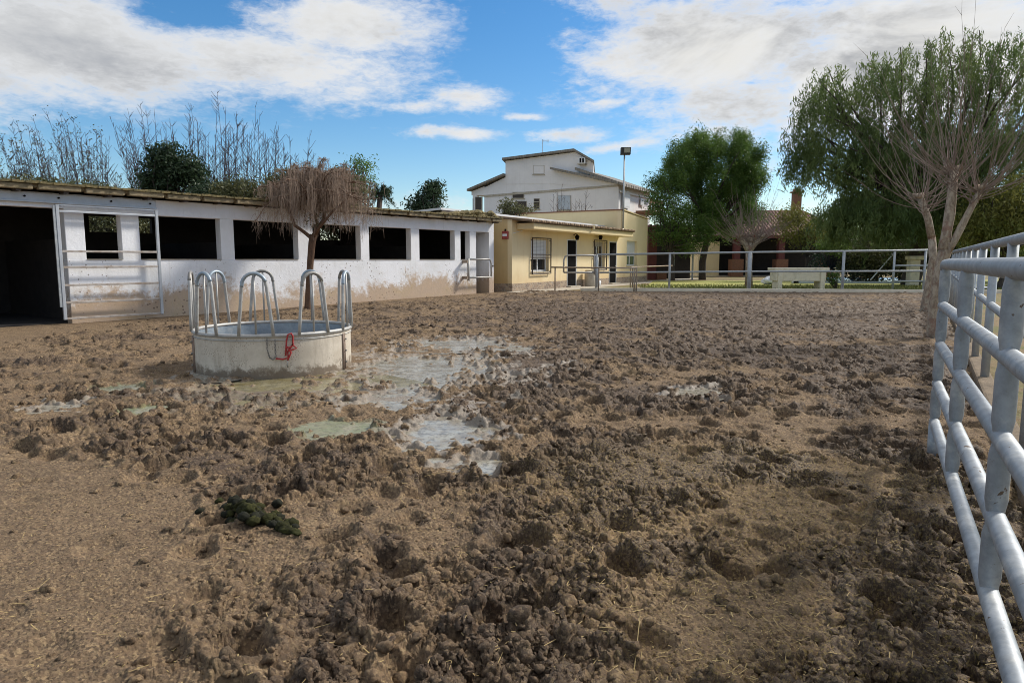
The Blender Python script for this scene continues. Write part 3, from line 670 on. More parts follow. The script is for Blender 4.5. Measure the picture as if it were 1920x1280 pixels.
def ochre_house():
    fr = FAC; s = fr.s
    root = empty("ochre_house", fr.p(fr.L / 2, 0, .1), "low ochre plastered house with stone plinth adjoining the stable", "house")
    sm, s1 = s(1163), s(1213); Z = lambda x, y: fr.hit(x, y)[1]
    W = [(996, 1029, 449, 509, "grille"), (1112, 1134, 453, 503, "mid"), (1175, 1194, 452, 498, "green")]
    D = [(1063, 1081, 449, 531), (1142, 1156, 453, 526)]
    holes = [(s(a), s(b), Z((a + b) / 2, d), Z((a + b) / 2, c)) for a, b, c, d, k in W] + [(s(a), s(b), .0, Z((a + b) / 2, c)) for a, b, c, d in D]
    hA = [h for h in holes if h[0] < sm]; hB = [h for h in holes if h[0] >= sm]
    w = MB(); holes_wall(w, fr, 0, sm, 0, 3.25, -.22, 0, hA)
    fall = Z(1213, 412) ; top = Z(1163, 394)
    holes_wall(w, fr, sm, s1, 0, fall, -.22, 0, hB)
    w.poly([fr.p(sm, -.22, fall), fr.p(s1, -.22, fall), fr.p(sm, -.22, top)], fr.n * .22)
    w.poly([fr.p(s1, -.22, 0), fr.p(s1, -9, 0), fr.p(s1, -9, fall), fr.p(s1, -.22, fall)], -fr.u * .22)
    w.build("wall", M["yellow"], root)
    e = MB(); e.fb(fr, 0, .22, -1.3, -.22, 0, 3.25); e.build("end_wall", M["ochre_shaded"], root)
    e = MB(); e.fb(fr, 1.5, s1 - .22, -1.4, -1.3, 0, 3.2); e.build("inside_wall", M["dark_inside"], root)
    u = MB(); u.fb(fr, sm, sm + .22, -9, -.22, 3.25, top); u.build("upper_wall", M["yellow_hi"], root)
    c = MB(); c.fb(fr, sm - .04, sm + .26, -9.05, .02, top, top + .07); c.build("coping", M["brick"], root)
    c = MB(); q = fr.p(sm + .26, 0, top + .03); q2 = fr.p(s1 + .1, 0, fall + .03)
    c.poly([q + fr.n * .05, q2 + fr.n * .05, q2 + fr.n * .05 + Vector((0, 0, .06)), q + fr.n * .05 + Vector((0, 0, .06))], -fr.n * 9); c.build("upper_roof", M["yellow_hi"], root)
    p = MB(); ph = [(s(a) - .06, s(b) + .06, -.1, 3) for a, b, c_, d in D]
    cur = 0
    hgt = Z(960, 532)
    for a, b, _, _ in ph: p.fb(fr, cur, a, .001, .035, -.1, hgt); cur = b
    p.fb(fr, cur, s1, .001, .035, -.1, hgt); p.fb(fr, -.035, 0, -1.5, .035, -.1, hgt); p.build("plinth", M["plinth"], root)
    for a, b, c_, d, k in W: window(root, fr, a, b, c_, d, k)
    for a, b, c_, d in D:
        dm = MB(); z0 = .2; dm.fb(fr, s(a) + .05, s(b) - .05, -.06, -.02, z0, Z((a + b) / 2, c_) - .06); dr = dm.build("door", M["black"], root, bevel=.01)
        f = MB(); zt = Z((a + b) / 2, c_)
        f.fb(fr, s(a), s(a) + .05, -.2, .012, z0, zt); f.fb(fr, s(b) - .05, s(b), -.2, .012, z0, zt); f.fb(fr, s(a) + .05, s(b) - .05, -.2, .012, zt - .05, zt); f.build("frame", M["wfr"], dr)
        f = MB(); hp = fr.p(s(b) - .16, -.02, 1.15); f.tube([hp, hp + fr.n * .05, hp + fr.n * .05 - fr.u * .1], .012, 6); f.build("handle", M["steel"], dr)
        f = MB(); f.fb(fr, s(a) - .05, s(b) + .05, -.2, .25, .02, .2); f.build("doorstep", M["concrete"], dr)
    # canopy: projecting eave slab, tile edge, roof
    ca, cb = s(979) + .1, s(1160)
    k = MB(); k.fb(fr, ca - .6, cb, .002, .85, 2.80, 3.06); k.build("canopy", M["yellow_hi"], root, bevel=.02)
    k = MB(); k.fb(fr, ca - .55, cb + .1, .002, .9, 3.06, 3.10); k.build("soffit_board", M["brown"], root)
    tl = MB(); x = ca - .95
    while x < cb + .05:
        a0 = fr.p(x, .98, 3.13); b0 = fr.p(x, -1.6, 3.42)
        tl.tube([a0, b0], .06, 8); x += .16
    tl.add([fr.p(ca - 1.05, .95, 3.10), fr.p(cb + .1, .95, 3.10), fr.p(cb + .1, -1.6, 3.39), fr.p(ca - 1.05, -1.6, 3.39)], [(0, 1, 2, 3)])
    tl.build("canopy_tiles", M["brown_tiles"], root, True)
    lf = MB(); sl = s(868)
    lf.add([fr.p(sl, -1.0, 3.42), fr.p(sm, -1.0, 3.42), fr.p(sm, -9, 3.0), fr.p(sl, -9, 3.0), fr.p(sl, -1.0, 3.50), fr.p(sm, -1.0, 3.50), fr.p(sm, -9, 3.08), fr.p(sl, -9, 3.08)],
           [(3, 2, 1, 0), (4, 5, 6, 7), (0, 1, 5, 4), (1, 2, 6, 5), (2, 3, 7, 6), (3, 0, 4, 7)]); lf.build("flat_roof", M["shutter"], root)
    lf = MB(); lf.fb(fr, sl + .05, sm - .01, -1.0 - .05, -.99, 3.25, 3.42); lf.build("painted_roof_shadow", M["brown"], root)  # brown strip stands in for the shadow beneath the white roof edge
    # gutter pipe and vents
    g = MB(); g.tube([fr.p(s(1080), .93, 3.02), fr.p(s(1080), .93, 3.22)], .09, 8); g.build("vent_pipe", M["yellow_hi"], root)
    g = MB(); g.tube([fr.p(.05, -.4, 2.55), fr.p(.05, .03, 2.62), fr.p(.9, .03, 2.78)], .014, 6); g.build("cable", M["shutter"], root)
    for px in (1075, 1119):
        l = MB(); z = Z(px, 441); q = fr.p(s(px), .0, z)
        l.tube([q, q + fr.n * .12 + Vector((0, 0, .08)), q + fr.n * .2], .02, 6); l.tube([q + fr.n * .2 + Vector((0, 0, .03)), q + fr.n * .2 + Vector((0, 0, -.06)), q + fr.n * .2 + Vector((0, 0, -.24))], [.03, .12, .07], 8); l.build("wall_lamp", M["black"], root)
    # alarm box on the corner
    al = empty("alarm_sign", fr.p(-.03, -.4, 2.2), "small red and white alarm plate on the left corner of the ochre house", "alarm plate")
    q = MB(); q.fb(fr, -.085, -.0, -.46, -.16, 2.38, 2.72); q.build("case", M["signred"], al, bevel=.02)
    q = MB(); q.fb(fr, -.095, -.086, -.42, -.2, 2.5, 2.6); q.build("label_plate", M["plastic"], al)
    q = MB(); q.cbox(fr.p(-.05, -.31, 2.72), .06, .06, .09); q.build("beacon", M["black"], al)
    # potted stump / bin by the wall
    b = empty("pale_bin", fr.p(s(1094), .35, .1), "small round pale bin against the ochre wall between the two black doors", "bin")
    q = MB(); c = fr.p(s(1094), .4, .1); q.tube([c, c + Vector((0, 0, .08)), c + Vector((0, 0, .75)), c + Vector((0, 0, .80))], [.27, .30, .30, .27], 16); q.build("drum", M["concrete"], b, True)
    q = MB(); q.tube([c + Vector((0, 0, .80)), c + Vector((0, 0, .88))], [.31, .24], 16); q.build("lid", M["pvc"], b, True)
    w = empty("white_bucket", fr.p(s(1102), .5, .1), "small white bucket at the foot of the pale bin", "bucket")
    q = MB(); c = fr.p(s(1102), .6, .1); q.tube([c, c + Vector((0, 0, .3))], [.13, .17], 14); q.build("tub", M["plastic"], w, True)
    q = MB(); q.tube([c + Vector((.17 * math.cos(a), 0, .3 + .13 * math.sin(a))) for a in np.linspace(0, PI, 9)], .008, 5); q.build("handle", M["steel"], w)
    # floodlight mast
    mp = fr.p(s(1165), .07, 3.0); mast = empty("floodlight_mast", mp, "tall slim floodlight mast rising behind the ochre canopy", "light mast")
    Y = mp.y; top = at(1166, 290, Y)
    q = MB(); q.tube([mp, (mp.x, mp.y, top.z)], [.06, .045], 10); q.build("pole", M["galv_far"], mast, True)
    q = MB(); c = Vector((mp.x + .05, mp.y, top.z - .02)); q.box(c + Vector((-.28, -.16, 0)), (.56, -.02, 0), (0, .3, .0), (0, -.08, .40)); q.build("lamp_head", M["floodlight"], mast, bevel=.02)
    q = MB(); q.box(c + Vector((-.10, -.185, .1)), (.33, -.012, 0), (0, -.02, 0), (0, -.055, .26)); q.build("lens", M["lens"], mast)
ochre_house()

# ------------------------------------------------------------------ white house
def white_house():
    c = at(1160, 487, 52); uu = FAC.u; nn = FAC.n
    G = Frame(c, c - nn * 10)            # gable end plane: runs back-left from the near corner
    root = empty("white_house", c - nn * 6 + uu * 5 + Vector((0, 0, -CAMH + .1)), "tall pale rendered house with grey gabled roofs behind the ochre one", "house")
    if G.n.dot(uu) > 0: inward = uu
    else: inward = uu
    P = lambda x, y, off=0.0: G.p(*G.hit(x, y)[:1], 0, G.hit(x, y)[1]) - uu * off
    base = .1
    B = lambda x: Vector((P(x, 487).x, P(x, 487).y, base))
    b = MB(); b.poly([B(908), P(908, 352), P(948, 332), P(1040, 318), P(1160, 345), B(1160)], uu * 7); b.build("wall", M["house"], root)
    b = MB(); b.poly([P(884, 359), P(908, 349.5), P(908, 366), P(884, 366)], uu * 14); b.build("porch_lintel", M["house"], root)
    for d in (0, 5):
        b = MB(); q = B(887) + uu * d; b.box(q, -nn * -.4, uu * .4, (0, 0, P(887, 366).z - base)); b.build("porch_post", M["house"], root)
    b = MB(); b.poly([B(886), P(886, 372), P(888, 372), B(888)], uu * .1); b.build("pipe", M["steel"], root)
    t = MB(); t.poly([P(948, 345, .02), P(948, 302, .02), P(1080, 285, .02), P(1113, 306, .02), P(1113, 345, .02)], Vector((.13, 1, 0)) * 8); t.build("tower_wall", M["house"], root)
    # body right of the tower stands a little proud
    b = MB(); b.poly([P(1040, 345, .035), P(1040, 319, .035), P(1160, 346, .035), P(1160, 356, .035)], uu * .03); b.build("gable_face", M["house"], root)
    def strip(name, pts, thick, over, depth, ext=None):
        m = MB()
        for (x0, y0), (x1, y1) in zip(pts[:-1], pts[1:]):
            a, d = P(x0, y0, over), P(x1, y1, over); up = Vector((0, 0, thick)); m.poly([a, d, d + up, a + up], (ext or uu) * depth)
        m.build(name, M["slate"], root)
    strip("tower_roof", [(946, 301), (1080, 284), (1118, 306)], .17, .4, 9, Vector((.13, 1, 0)))
    strip("left_roof", [(880, 359), (948, 330)], .17, .4, 7.4)
    strip("right_roof", [(1038, 319), (1164, 346)], .17, .65, 8)
    # long side facing right
    Sd = Frame(c, c + uu * 10)
    rf = MB(); z0 = P(1160, 345).z
    rf.poly([Sd.p(-.5, .55, z0 - .25), Sd.p(7.5, .55, z0 - .25), Sd.p(7.5, -3.5, z0 + 1.2), Sd.p(-.5, -3.5, z0 + 1.2)], (0, 0, .2)); rf.build("side_roof", M["slate"], root)
    bd = MB(); a, d = P(908, 366, .07), P(1160, 346, .07)
    bd.poly([a, d, d + Vector((0, 0, -.16)), a + Vector((0, 0, -.16))], uu * .065); bd.build("string_course", M["concrete"], root)
    bd = MB(); bd.fb(Sd, 0, 7, .002, .06, z0 - .62, z0 - .5); bd.build("side_cornice", M["house"], root)
    def win(x0, x1, y0, y1, m, nm="window"):
        m = M['brown'] if m is M['glass'] else m
        w = MB(); w.poly([P(x0, y0, .03), P(x1, y0, .03), P(x1, y1, .03), P(x0, y1, .03)], uu * .1); o = w.build(nm, M["concrete"], root)
        g = MB(); i = 1.0; g.poly([P(x0 + i, y0 + i, .05), P(x1 - i, y0 + i, .05), P(x1 - i, y1 - i, .05), P(x0 + i, y1 - i, .05)], uu * .015); g.build("pane", m, o)
        s = MB(); s.poly([P(x0 - 1, y1, .12), P(x1 + 1, y1, .12), P(x1 + 1, y1 + 1.2, .12), P(x0 - 1, y1 + 1.2, .12)], uu * .11); s.build("sill", M["concrete"], o)
    win(961, 983, 360, 372, M["glass"]); win(1000, 1021, 310, 327, M["house"]); win(1001, 1012, 372, 392, M["glass"]); win(1046, 1071, 366, 394, M["steel"])
    win(966, 988, 377, 394, M["glass"]); win(891, 904, 369, 394, M["glass"]); win(1003, 1010, 374, 378, M['glass'])
    for (a, b_, z1, z2) in ((.55, 2.0, 364, 394), (4.4, 5.2, 371, 384)):
        zt, zb = c.z + 0 + (487 - z1) * 54 / 1280, (487 - z2) * 54 / 1280 + CAMH
        w = MB(); w.fb(Sd, a, b_, .004, .05, zb, zt); o = w.build("window", M["wfr"], root); w = MB(); w.fb(Sd, a + .12, b_ - .12, .05, .058, zb + .12, zt - .12); w.build("pane", M["shutter"], o)
    # balcony
    w = MB(); zb = (487 - 402) * 58 / 1280 + CAMH; w.fb(Sd, 3.4, 6.6, .004, 1.2, zb - .2, zb); bal = w.build("balcony", M["brick"], root)
    w = MB()
    w.fb(Sd, 3.4, 6.6, 1.15, 1.2, zb + .55, zb + .95)
    for k in range(6): w.fb(Sd, 3.4 + k * .6, 3.6 + k * .6, 1.13, 1.22, zb, zb + .55)
    w.build("parapet", M["brick"], bal)
    ac = empty("air_conditioner", P(1094, 308), "boxy air conditioner on the top gable of the pale house", "air conditioner")
    w = MB(); w.poly([P(1088, 297, .05), P(1101, 297, .05), P(1101, 307, .05), P(1088, 307, .05)], -uu * .35); w.build("case", M["wfr"], ac)
    w = MB(); w.poly([P(1091, 298, .41), P(1094, 298, .41), P(1094, 306, .41), P(1091, 306, .41)], -uu * .02); w.poly([P(1096, 298, .41), P(1099, 298, .41), P(1099, 306, .41), P(1096, 306, .41)], -uu * .02); w.build("fan_grille", M["black"], ac)
    w = MB(); w.poly([P(1087, 308, .03), P(1101, 308, .03), P(1101, 310, .03), P(1087, 310, .03)], -uu * .4); w.build("bracket", M["concrete"], ac)
    an = empty("tv_antenna", P(995, 292), "thin television aerial on the roof ridge of the pale house", "aerial")
    w = MB(); a = P(995, 296) + uu * 2; tz = (487 - 267) * 57 / 1280 + CAMH; w.tube([a, (a.x, a.y, tz)], .025, 6); w.build("mast", M["steel"], an)
    w = MB(); h = Vector((a.x, a.y, tz - .12)); w.tube([h, h + Vector((.55, .1, 0))], .015, 5)
    for k in range(5): q = h + Vector((.1 + .1 * k, .02 * k, 0)); w.tube([q - Vector((0, .0, .12)), q + Vector((0, 0, .12))], .01, 4)
    w.build("elements", M["steel"], an)
white_house()

# ------------------------------------------------------------------ red house and garden
def red_house():
    Y = 56; root = empty("red_roofed_house", (at(1440, 487, Y).x, Y + 3, .1), "low house with red tiled roof, brick chimney and dark porch", "house")
    X = lambda px, y=Y: at(px, 487, y).x
    Zz = lambda py, y=Y: at(960, py, y).z
    x0, x1 = X(1305), X(1590)
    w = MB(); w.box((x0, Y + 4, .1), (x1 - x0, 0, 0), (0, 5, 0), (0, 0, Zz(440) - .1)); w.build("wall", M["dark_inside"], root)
    ze, zr = Zz(441), Zz(394, Y + 4)
    r = MB(); a0, a1 = X(1345), X(1600); r0, r1 = X(1390, Y + 4), X(1500, Y + 4)
    vs = [(a0, Y - .6, ze), (a1, Y - .6, ze), (a1, Y + 10, ze), (a0, Y + 10, ze), (r0, Y + 4, zr), (r1, Y + 4, zr)]
    r.add(vs, [(0, 1, 5, 4), (1, 2, 5), (2, 3, 4, 5), (3, 0, 4), (3, 2, 1, 0)]); rf = r.build("roof", M["red_tiles"], root)
    cx = X(1488, Y + 1.5); c = MB(); c.cbox((cx, Y + 1.5, ze), .62, .62, Zz(362, Y + 1.5) - ze); c.build("chimney", M["brick"], rf, bevel=.02)
    c = MB(); zc = Zz(362, Y + 1.5); c.cbox((cx, Y + 1.5, zc), .86, .86, .12); c.cbox((cx, Y + 1.5, zc + .12), .5, .5, .22); c.build("chimney_cap", M["brick"], rf)
    f = MB(); f.box((a0 + .2, Y - .55, ze - .25), (a1 - a0 - .4, 0, 0), (0, .15, 0), (0, 0, .25)); f.build("fascia", M["redpaint"], root)
    for px in (1463, 1547, 1380):
        p = MB(); p.cbox((X(px), Y, .1), .5, .5, ze - .25); p.build("porch_post", M["redpaint"], root)
        p = MB(); p.cbox((X(px), Y, .1), .95, .95, Zz(487) - .05); p.build("post_base", M["brick"], root)
    p = MB(); p.box((X(1312), Y + .5, .1), (X(1352) - X(1312), 0, 0), (0, 3, 0), (0, 0, Zz(453) - .1)); p.build("porch_wall", M["yellow_hi"], root)
    p = MB(); p.box((x0, Y, .08), (x1 - x0, 0, 0), (0, 4, 0), (0, 0, .1)); p.build("porch_floor", M["concrete"], root)
    # pergola beside the ochre house
    Y2 = 47; pg = empty("pergola", (at(1224, 487, Y2).x, Y2, .1), "dark red painted pergola beside the right end of the ochre house", "pergola")
    X2 = lambda px: at(px, 487, Y2).x
    p = MB(); p.box((X2(1215), Y2, .1), (X2(1231) - X2(1215), 0, 0), (0, .4, 0), (0, 0, at(960, 437, Y2).z - .1)); p.build("pier", M["redpaint"], pg)
    for px in (1262, 1298):
        p = MB(); p.box((X2(px), Y2, .1), (.1, 0, 0), (0, .1, 0), (0, 0, at(960, 437, Y2).z - .1)); p.build("post", M["galv_far"], pg)
    p = MB(); zb = at(960, 437, Y2).z; p.box((X2(1213), Y2 - .1, zb), (X2(1310) - X2(1213), 0, 0), (0, .3, 0), (0, 0, .42)); p.build("beam", M["redpaint"], pg)
    p = MB()
    for k in range(8): p.box((X2(1216) + k * .45, Y2 - .4, zb + .42), (.1, 0, 0), (0, 4, 0), (0, 0, .15))
    p.build("rafters", M["redpaint"], pg)
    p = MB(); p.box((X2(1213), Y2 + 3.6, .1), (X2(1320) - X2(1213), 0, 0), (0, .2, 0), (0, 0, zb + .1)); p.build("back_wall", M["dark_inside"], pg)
    p = MB(); p.box((X2(1232), Y2 - .1, .1), (X2(1250) - X2(1232), 0, 0), (0, .3, 0), (0, 0, .6)); p.build("low_wall", M["brick"], pg)
red_house()

def sheet(name, pts, m, label):
    me = bpy.data.meshes.new(name); me.from_pydata(pts, [], [tuple(range(len(pts)))]); me.update()
    if me.polygons[0].normal.z < 0: me.flip_normals()
    return tag(link(name, me, m), label, None, None, "structure")
def garden():
    lawnmat = mat("short_lawn", (.27, .31, .06), (.40, .36, .11), 1.2, .95, 0, .8, 60, .02, dirt=(.30, .22, .11), dirt_amt=.45, dscale=.8)
    fe = FE
    b0, b1 = gr(1225, 527, .13), gr(1750, 524, .13)
    sheet("lawn", [fe.p(.0, -.3, .15), fe.p(26, -.3, .15), (b1.x + 12, b1.y, .15), (b0.x, b0.y, .15)], lawnmat, "strip of green lawn beyond the far fence")
    # paved apron in front of the ochre house
    f = FAC; k = MB(); k.poly([f.p(-.5, 1.4, .09), f.p(-.5, .03, .09), f.p(f.L + 8, .03, .09), f.p(f.L + 8, 1.4, .09)], (0, 0, .05)); tag(k.build("path", M["concrete"], None), "pale concrete path along the ochre house", None, None, "structure")
    k = MB(); k.fb(fe, -2.6, fe.L + 6, -.22, 0, .0, .265); tag(k.build("kerb", M["kerb"], None, bevel=.02), "pale concrete kerb under the far fence", None, None, "structure")
    # grass blades
    rg = np.random.default_rng(5); n = 14000; sx = rg.uniform(.2, 24, n); dp = .3 + 7 * rg.random(n) ** 2
    p = np.array([fe.p(a, -.3 - d, .15) for a, d in zip(sx, dp)]); h = .04 + .09 * rg.random(n); th = rg.uniform(0, PI, n)
    e = np.stack([np.cos(th) * .02, np.sin(th) * .02, 0 * th], -1); t = np.stack([rg.normal(0, .03, n), rg.normal(0, .03, n), h], -1)
    v = np.stack([p - e, p + e, p + t], 1).reshape(-1, 3); tint = np.repeat(np.stack([rg.random(n), rg.random(n) * .3, 0 * h, 1 + 0 * h], -1), 3, 0)
    tag(np_mesh("grass", v, np.arange(n * 3).reshape(-1, 3), L["grass"], None, {"tint": tint}), "short grass blades of the lawn", "grass", None, "stuff")
    # stone trough on legs
    Y = 31.0; X = lambda px: at(px, 487, Y).x; Z = lambda py: at(960, py, Y).z
    t = empty("stone_trough", (X(1503), Y, .15), "cream stone trough table on two legs behind the far fence", "trough")
    m = MB(); m.box((X(1457), Y, Z(527)), (X(1551) - X(1457), 0, 0), (0, .8, 0), (0, 0, Z(507) - Z(527))); m.build("basin", M["stone"], t, bevel=.02)
    m = MB(); m.box((X(1453), Y - .05, Z(507)), (X(1556) - X(1453), 0, 0), (0, .9, 0), (0, 0, Z(502) - Z(507))); m.build("slab", M["stone"], t, bevel=.015)
    for px in (1464, 1544):
        m = MB(); m.box((X(px) - .1, Y - .06, .14), (.2, 0, 0), (0, .7, 0), (0, 0, Z(505) - .14)); m.build("leg", M["stone"], t, bevel=.015)
    # pool
    py0, py1 = 40, 48; pl = [(at(1490, 487, py0).x, py0), (at(1690, 487, py0).x, py0), (at(1690, 487, py1).x, py1), (at(1490, 487, py1).x, py1)]
    me = sheet("water", [(x, y, .22) for x, y in pl], M["poolblue"], "blue water of the garden pool")
    r = empty("pool_wall", (*pl[0], .14), "white rim around the blue garden pool", "pool rim")
    m = MB()
    for (a, b) in zip(pl, pl[1:] + pl[:1]): m.poly([(a[0], a[1], .14), (b[0], b[1], .14), (b[0], b[1], .25), (a[0], a[1], .25)], (0, .3, 0) if abs(a[1] - b[1]) < .1 else (.3, 0, 0))
    m.build("rim", M["pool_edge"], r)
    bg = empty("white_sheet_bundle", (at(1444, 487, 38).x, 38, .15), "white bundled plastic sheet lying on the lawn left of the trough", "plastic sheet")
    V, Fc = ico(3); d = V * (1 + .35 * n3(V * 1.6, 5))[:, None] * np.array([.42, .35, .22]); c = at(1444, 519, 38)
    np_mesh("folds", d + np.array([c.x, 38, .36]), Fc, M["plastic"], bg, None, True)
    # leaning pool pole, posts
    pole = MB(); a, b = at(1632, 525, 38), at(1677, 474, 38); pole.tube([a, b], .035, 8); o = pole.build("leaning_pole", M["plastic"], None); tag(o, "white pole leaning diagonally across the pool behind the far fence", "pole")
    s = empty("stone_block", (at(1716, 487, 36).x, 36, .14), "weathered pale stone pedestal under the dark trees near the right trunks", "pedestal")
    m = MB(); x0, x1 = at(1708, 487, 36).x, at(1727, 487, 36).x; m.box((x0, 36, .14), (x1 - x0, 0, 0), (0, .4, 0), (0, 0, at(960, 487, 36).z - .14)); m.build("shaft", M["stone"], s, bevel=.05)
    m = MB(); m.box((x0 - .08, 35.92, at(960, 487, 36).z), (x1 - x0 + .2, 0, 0), (0, .5, 0), (0, 0, .2)); m.build("cap", M["stone"], s, bevel=.03)
    # white garden chairs
    for i, (px, lab) in enumerate(((1825, "white garden chair seen above the near gate, left of the pair"), (1841, "white garden chair seen above the near gate, right of the pair"))):
        Yc = 24; c = Vector((at(px, 487, Yc).x, Yc, float(zg(0, Yc)))); ch = empty("garden_chair", c, lab, "chair", "white garden chairs under the trees")
        m = MB(); m.box(c + Vector((-.25, -.25, .42)), (.5, 0, 0), (0, .5, 0), (0, 0, .04)); m.build("seat", M["plastic"], ch, bevel=.01)
        m = MB()
        for k in range(5): m.box(c + Vector((-.24 + k * .1, .22, .46)), (.07, 0, 0), (0, .03, 0), (0, .1, .75 + .55))
        m.build("backrest", M["plastic"], ch)
        for sx_ in (-.22, .19):
            for sy_ in (-.22, .19): m = MB(); m.box(c + Vector((sx_, sy_, -.02)), (.04, 0, 0), (0, .04, 0), (0, 0, .44)); m.build("leg", M["plastic"], ch)
garden()

# ------------------------------------------------------------------ fences
def post_tube(mb, p, zs, r, n, u):       # crushed-ended uprights between the rails
    for z0, z1 in zip(zs[:-1], zs[1:]):
        h = z1 - z0; prof = [(0, .72, 1.05), (.06, .78, 1.08), (.22, 1, 1), (.78, 1, 1), (.94, .78, 1.08), (1, .72, 1.05)]; vs = []; fs = []; m = 14
        for k, (f, a, b) in enumerate(prof):
            for i in range(m):
                th = 2 * PI * i / m; vs.append(Vector(p) + u * (math.cos(th) * r * a) + n * (math.sin(th) * r * b) + Vector((0, 0, z0 + h * f)))
        for k in range(len(prof) - 1):
            for i in range(m): j = (i + 1) % m; fs.append((k * m + i, k * m + j, (k + 1) * m + j, (k + 1) * m + i))
        mb.add(vs, fs)
def near_panel():
    a, b = gr(1752, 790, .30), gr(1853, 1110, .30)
    P1 = Vector((a.x, a.y, 0)); d = Vector((b.x - a.x, b.y - a.y, 0)); d.normalize(); n = Vector((d.y, -d.x, 0))
    root = empty("near_fence_panel", P1, "near galvanised tube gate panel with five rails at the right edge", "fence panel")
    q3 = gr(1853, 1110, .30); lf = (Vector((q3.x, q3.y, 0)) - P1).dot(d) + 1.49; zs = [.30, .585, .875, 1.165, 1.47]; tops = [0, 0, 0, 0, .0]
    for i, z in enumerate(zs):
        m = MB(); r = .034 if i < 4 else .039
        st = P1 - d * .03
        pts = [st + d * k + Vector((0, 0, z - (.012 if i == 4 else 0) * k / 4.4 * 0)) for k in np.linspace(0, lf, 12)]
        if i == 4: pts = [P1 + Vector((0, 0, z - .03)), P1 + d * .02 + Vector((0, 0, z - .005))] + pts[1:]
        m.tube(pts, r, 20); m.build("rail", M["galv"], root, True)
    s0 = 0
    for px, py in ((1752, 790), (1778, 890), (1853, 1110)):
        q = gr(px, py, .30); s = (Vector((q.x, q.y, 0)) - P1).dot(d)
        m = MB(); post_tube(m, P1 + d * s, zs if s > .2 else zs, .036, d * 1, n); m.build("post", M["galv"], root, True); s0 = s
    m = MB(); post_tube(m, P1 + d * (s0 + 1.45), zs, .036, d, n); m.build("post", M["galv"], root, True)
    for s in (.0, lf - .04):                  # feet carrying the panel
        m = MB(); m.tube([P1 + d * s + Vector((0, 0, -.1)), P1 + d * s + Vector((0, 0, .3))], .036, 14); m.build("foot", M["galv"], root, True)
near_panel()
def right_fence():
    a, b = at(1898, 487, 6.4), at(1838, 487, 10.4); A = Vector((a.x, a.y, 0)); d = Vector((b.x - a.x, b.y - a.y, 0)).normalized(); n = Vector((d.y, -d.x, 0))
    root = empty("right_fence", A, "taller galvanised two rail fence running behind the near panel", "fence")
    step = 2.05; z0 = .0
    for z, r in ((1.68, .05), (.96, .042)):
        m = MB(); m.tube([A + d * s + Vector((0, 0, z + .004 * (s - 0))) for s in np.linspace(-4.2, 19.5, 30)], r, 16); m.build("rail", M["galv"], root, True)
    for k in range(-2, 10):
        s = k * step; zb = hz(*(A + d * s)[:2]); m = MB(); m.tube([A + d * s + Vector((0, 0, zb - .1)), A + d * s + Vector((0, 0, 1.68))], .046, 14); m.build("post", M["galv_far"], root, True)
    k = MB(); q = A - n * .0
    k.box(q - d * 4 - n * .09 + Vector((0, 0, -.1)), d * 24, n * .18, (0, 0, .2)); tag(k.build("kerb", M["earthy"], None, bevel=.03), "earthy stone kerb under the right hand fence", None, None, "structure")
right_fence()
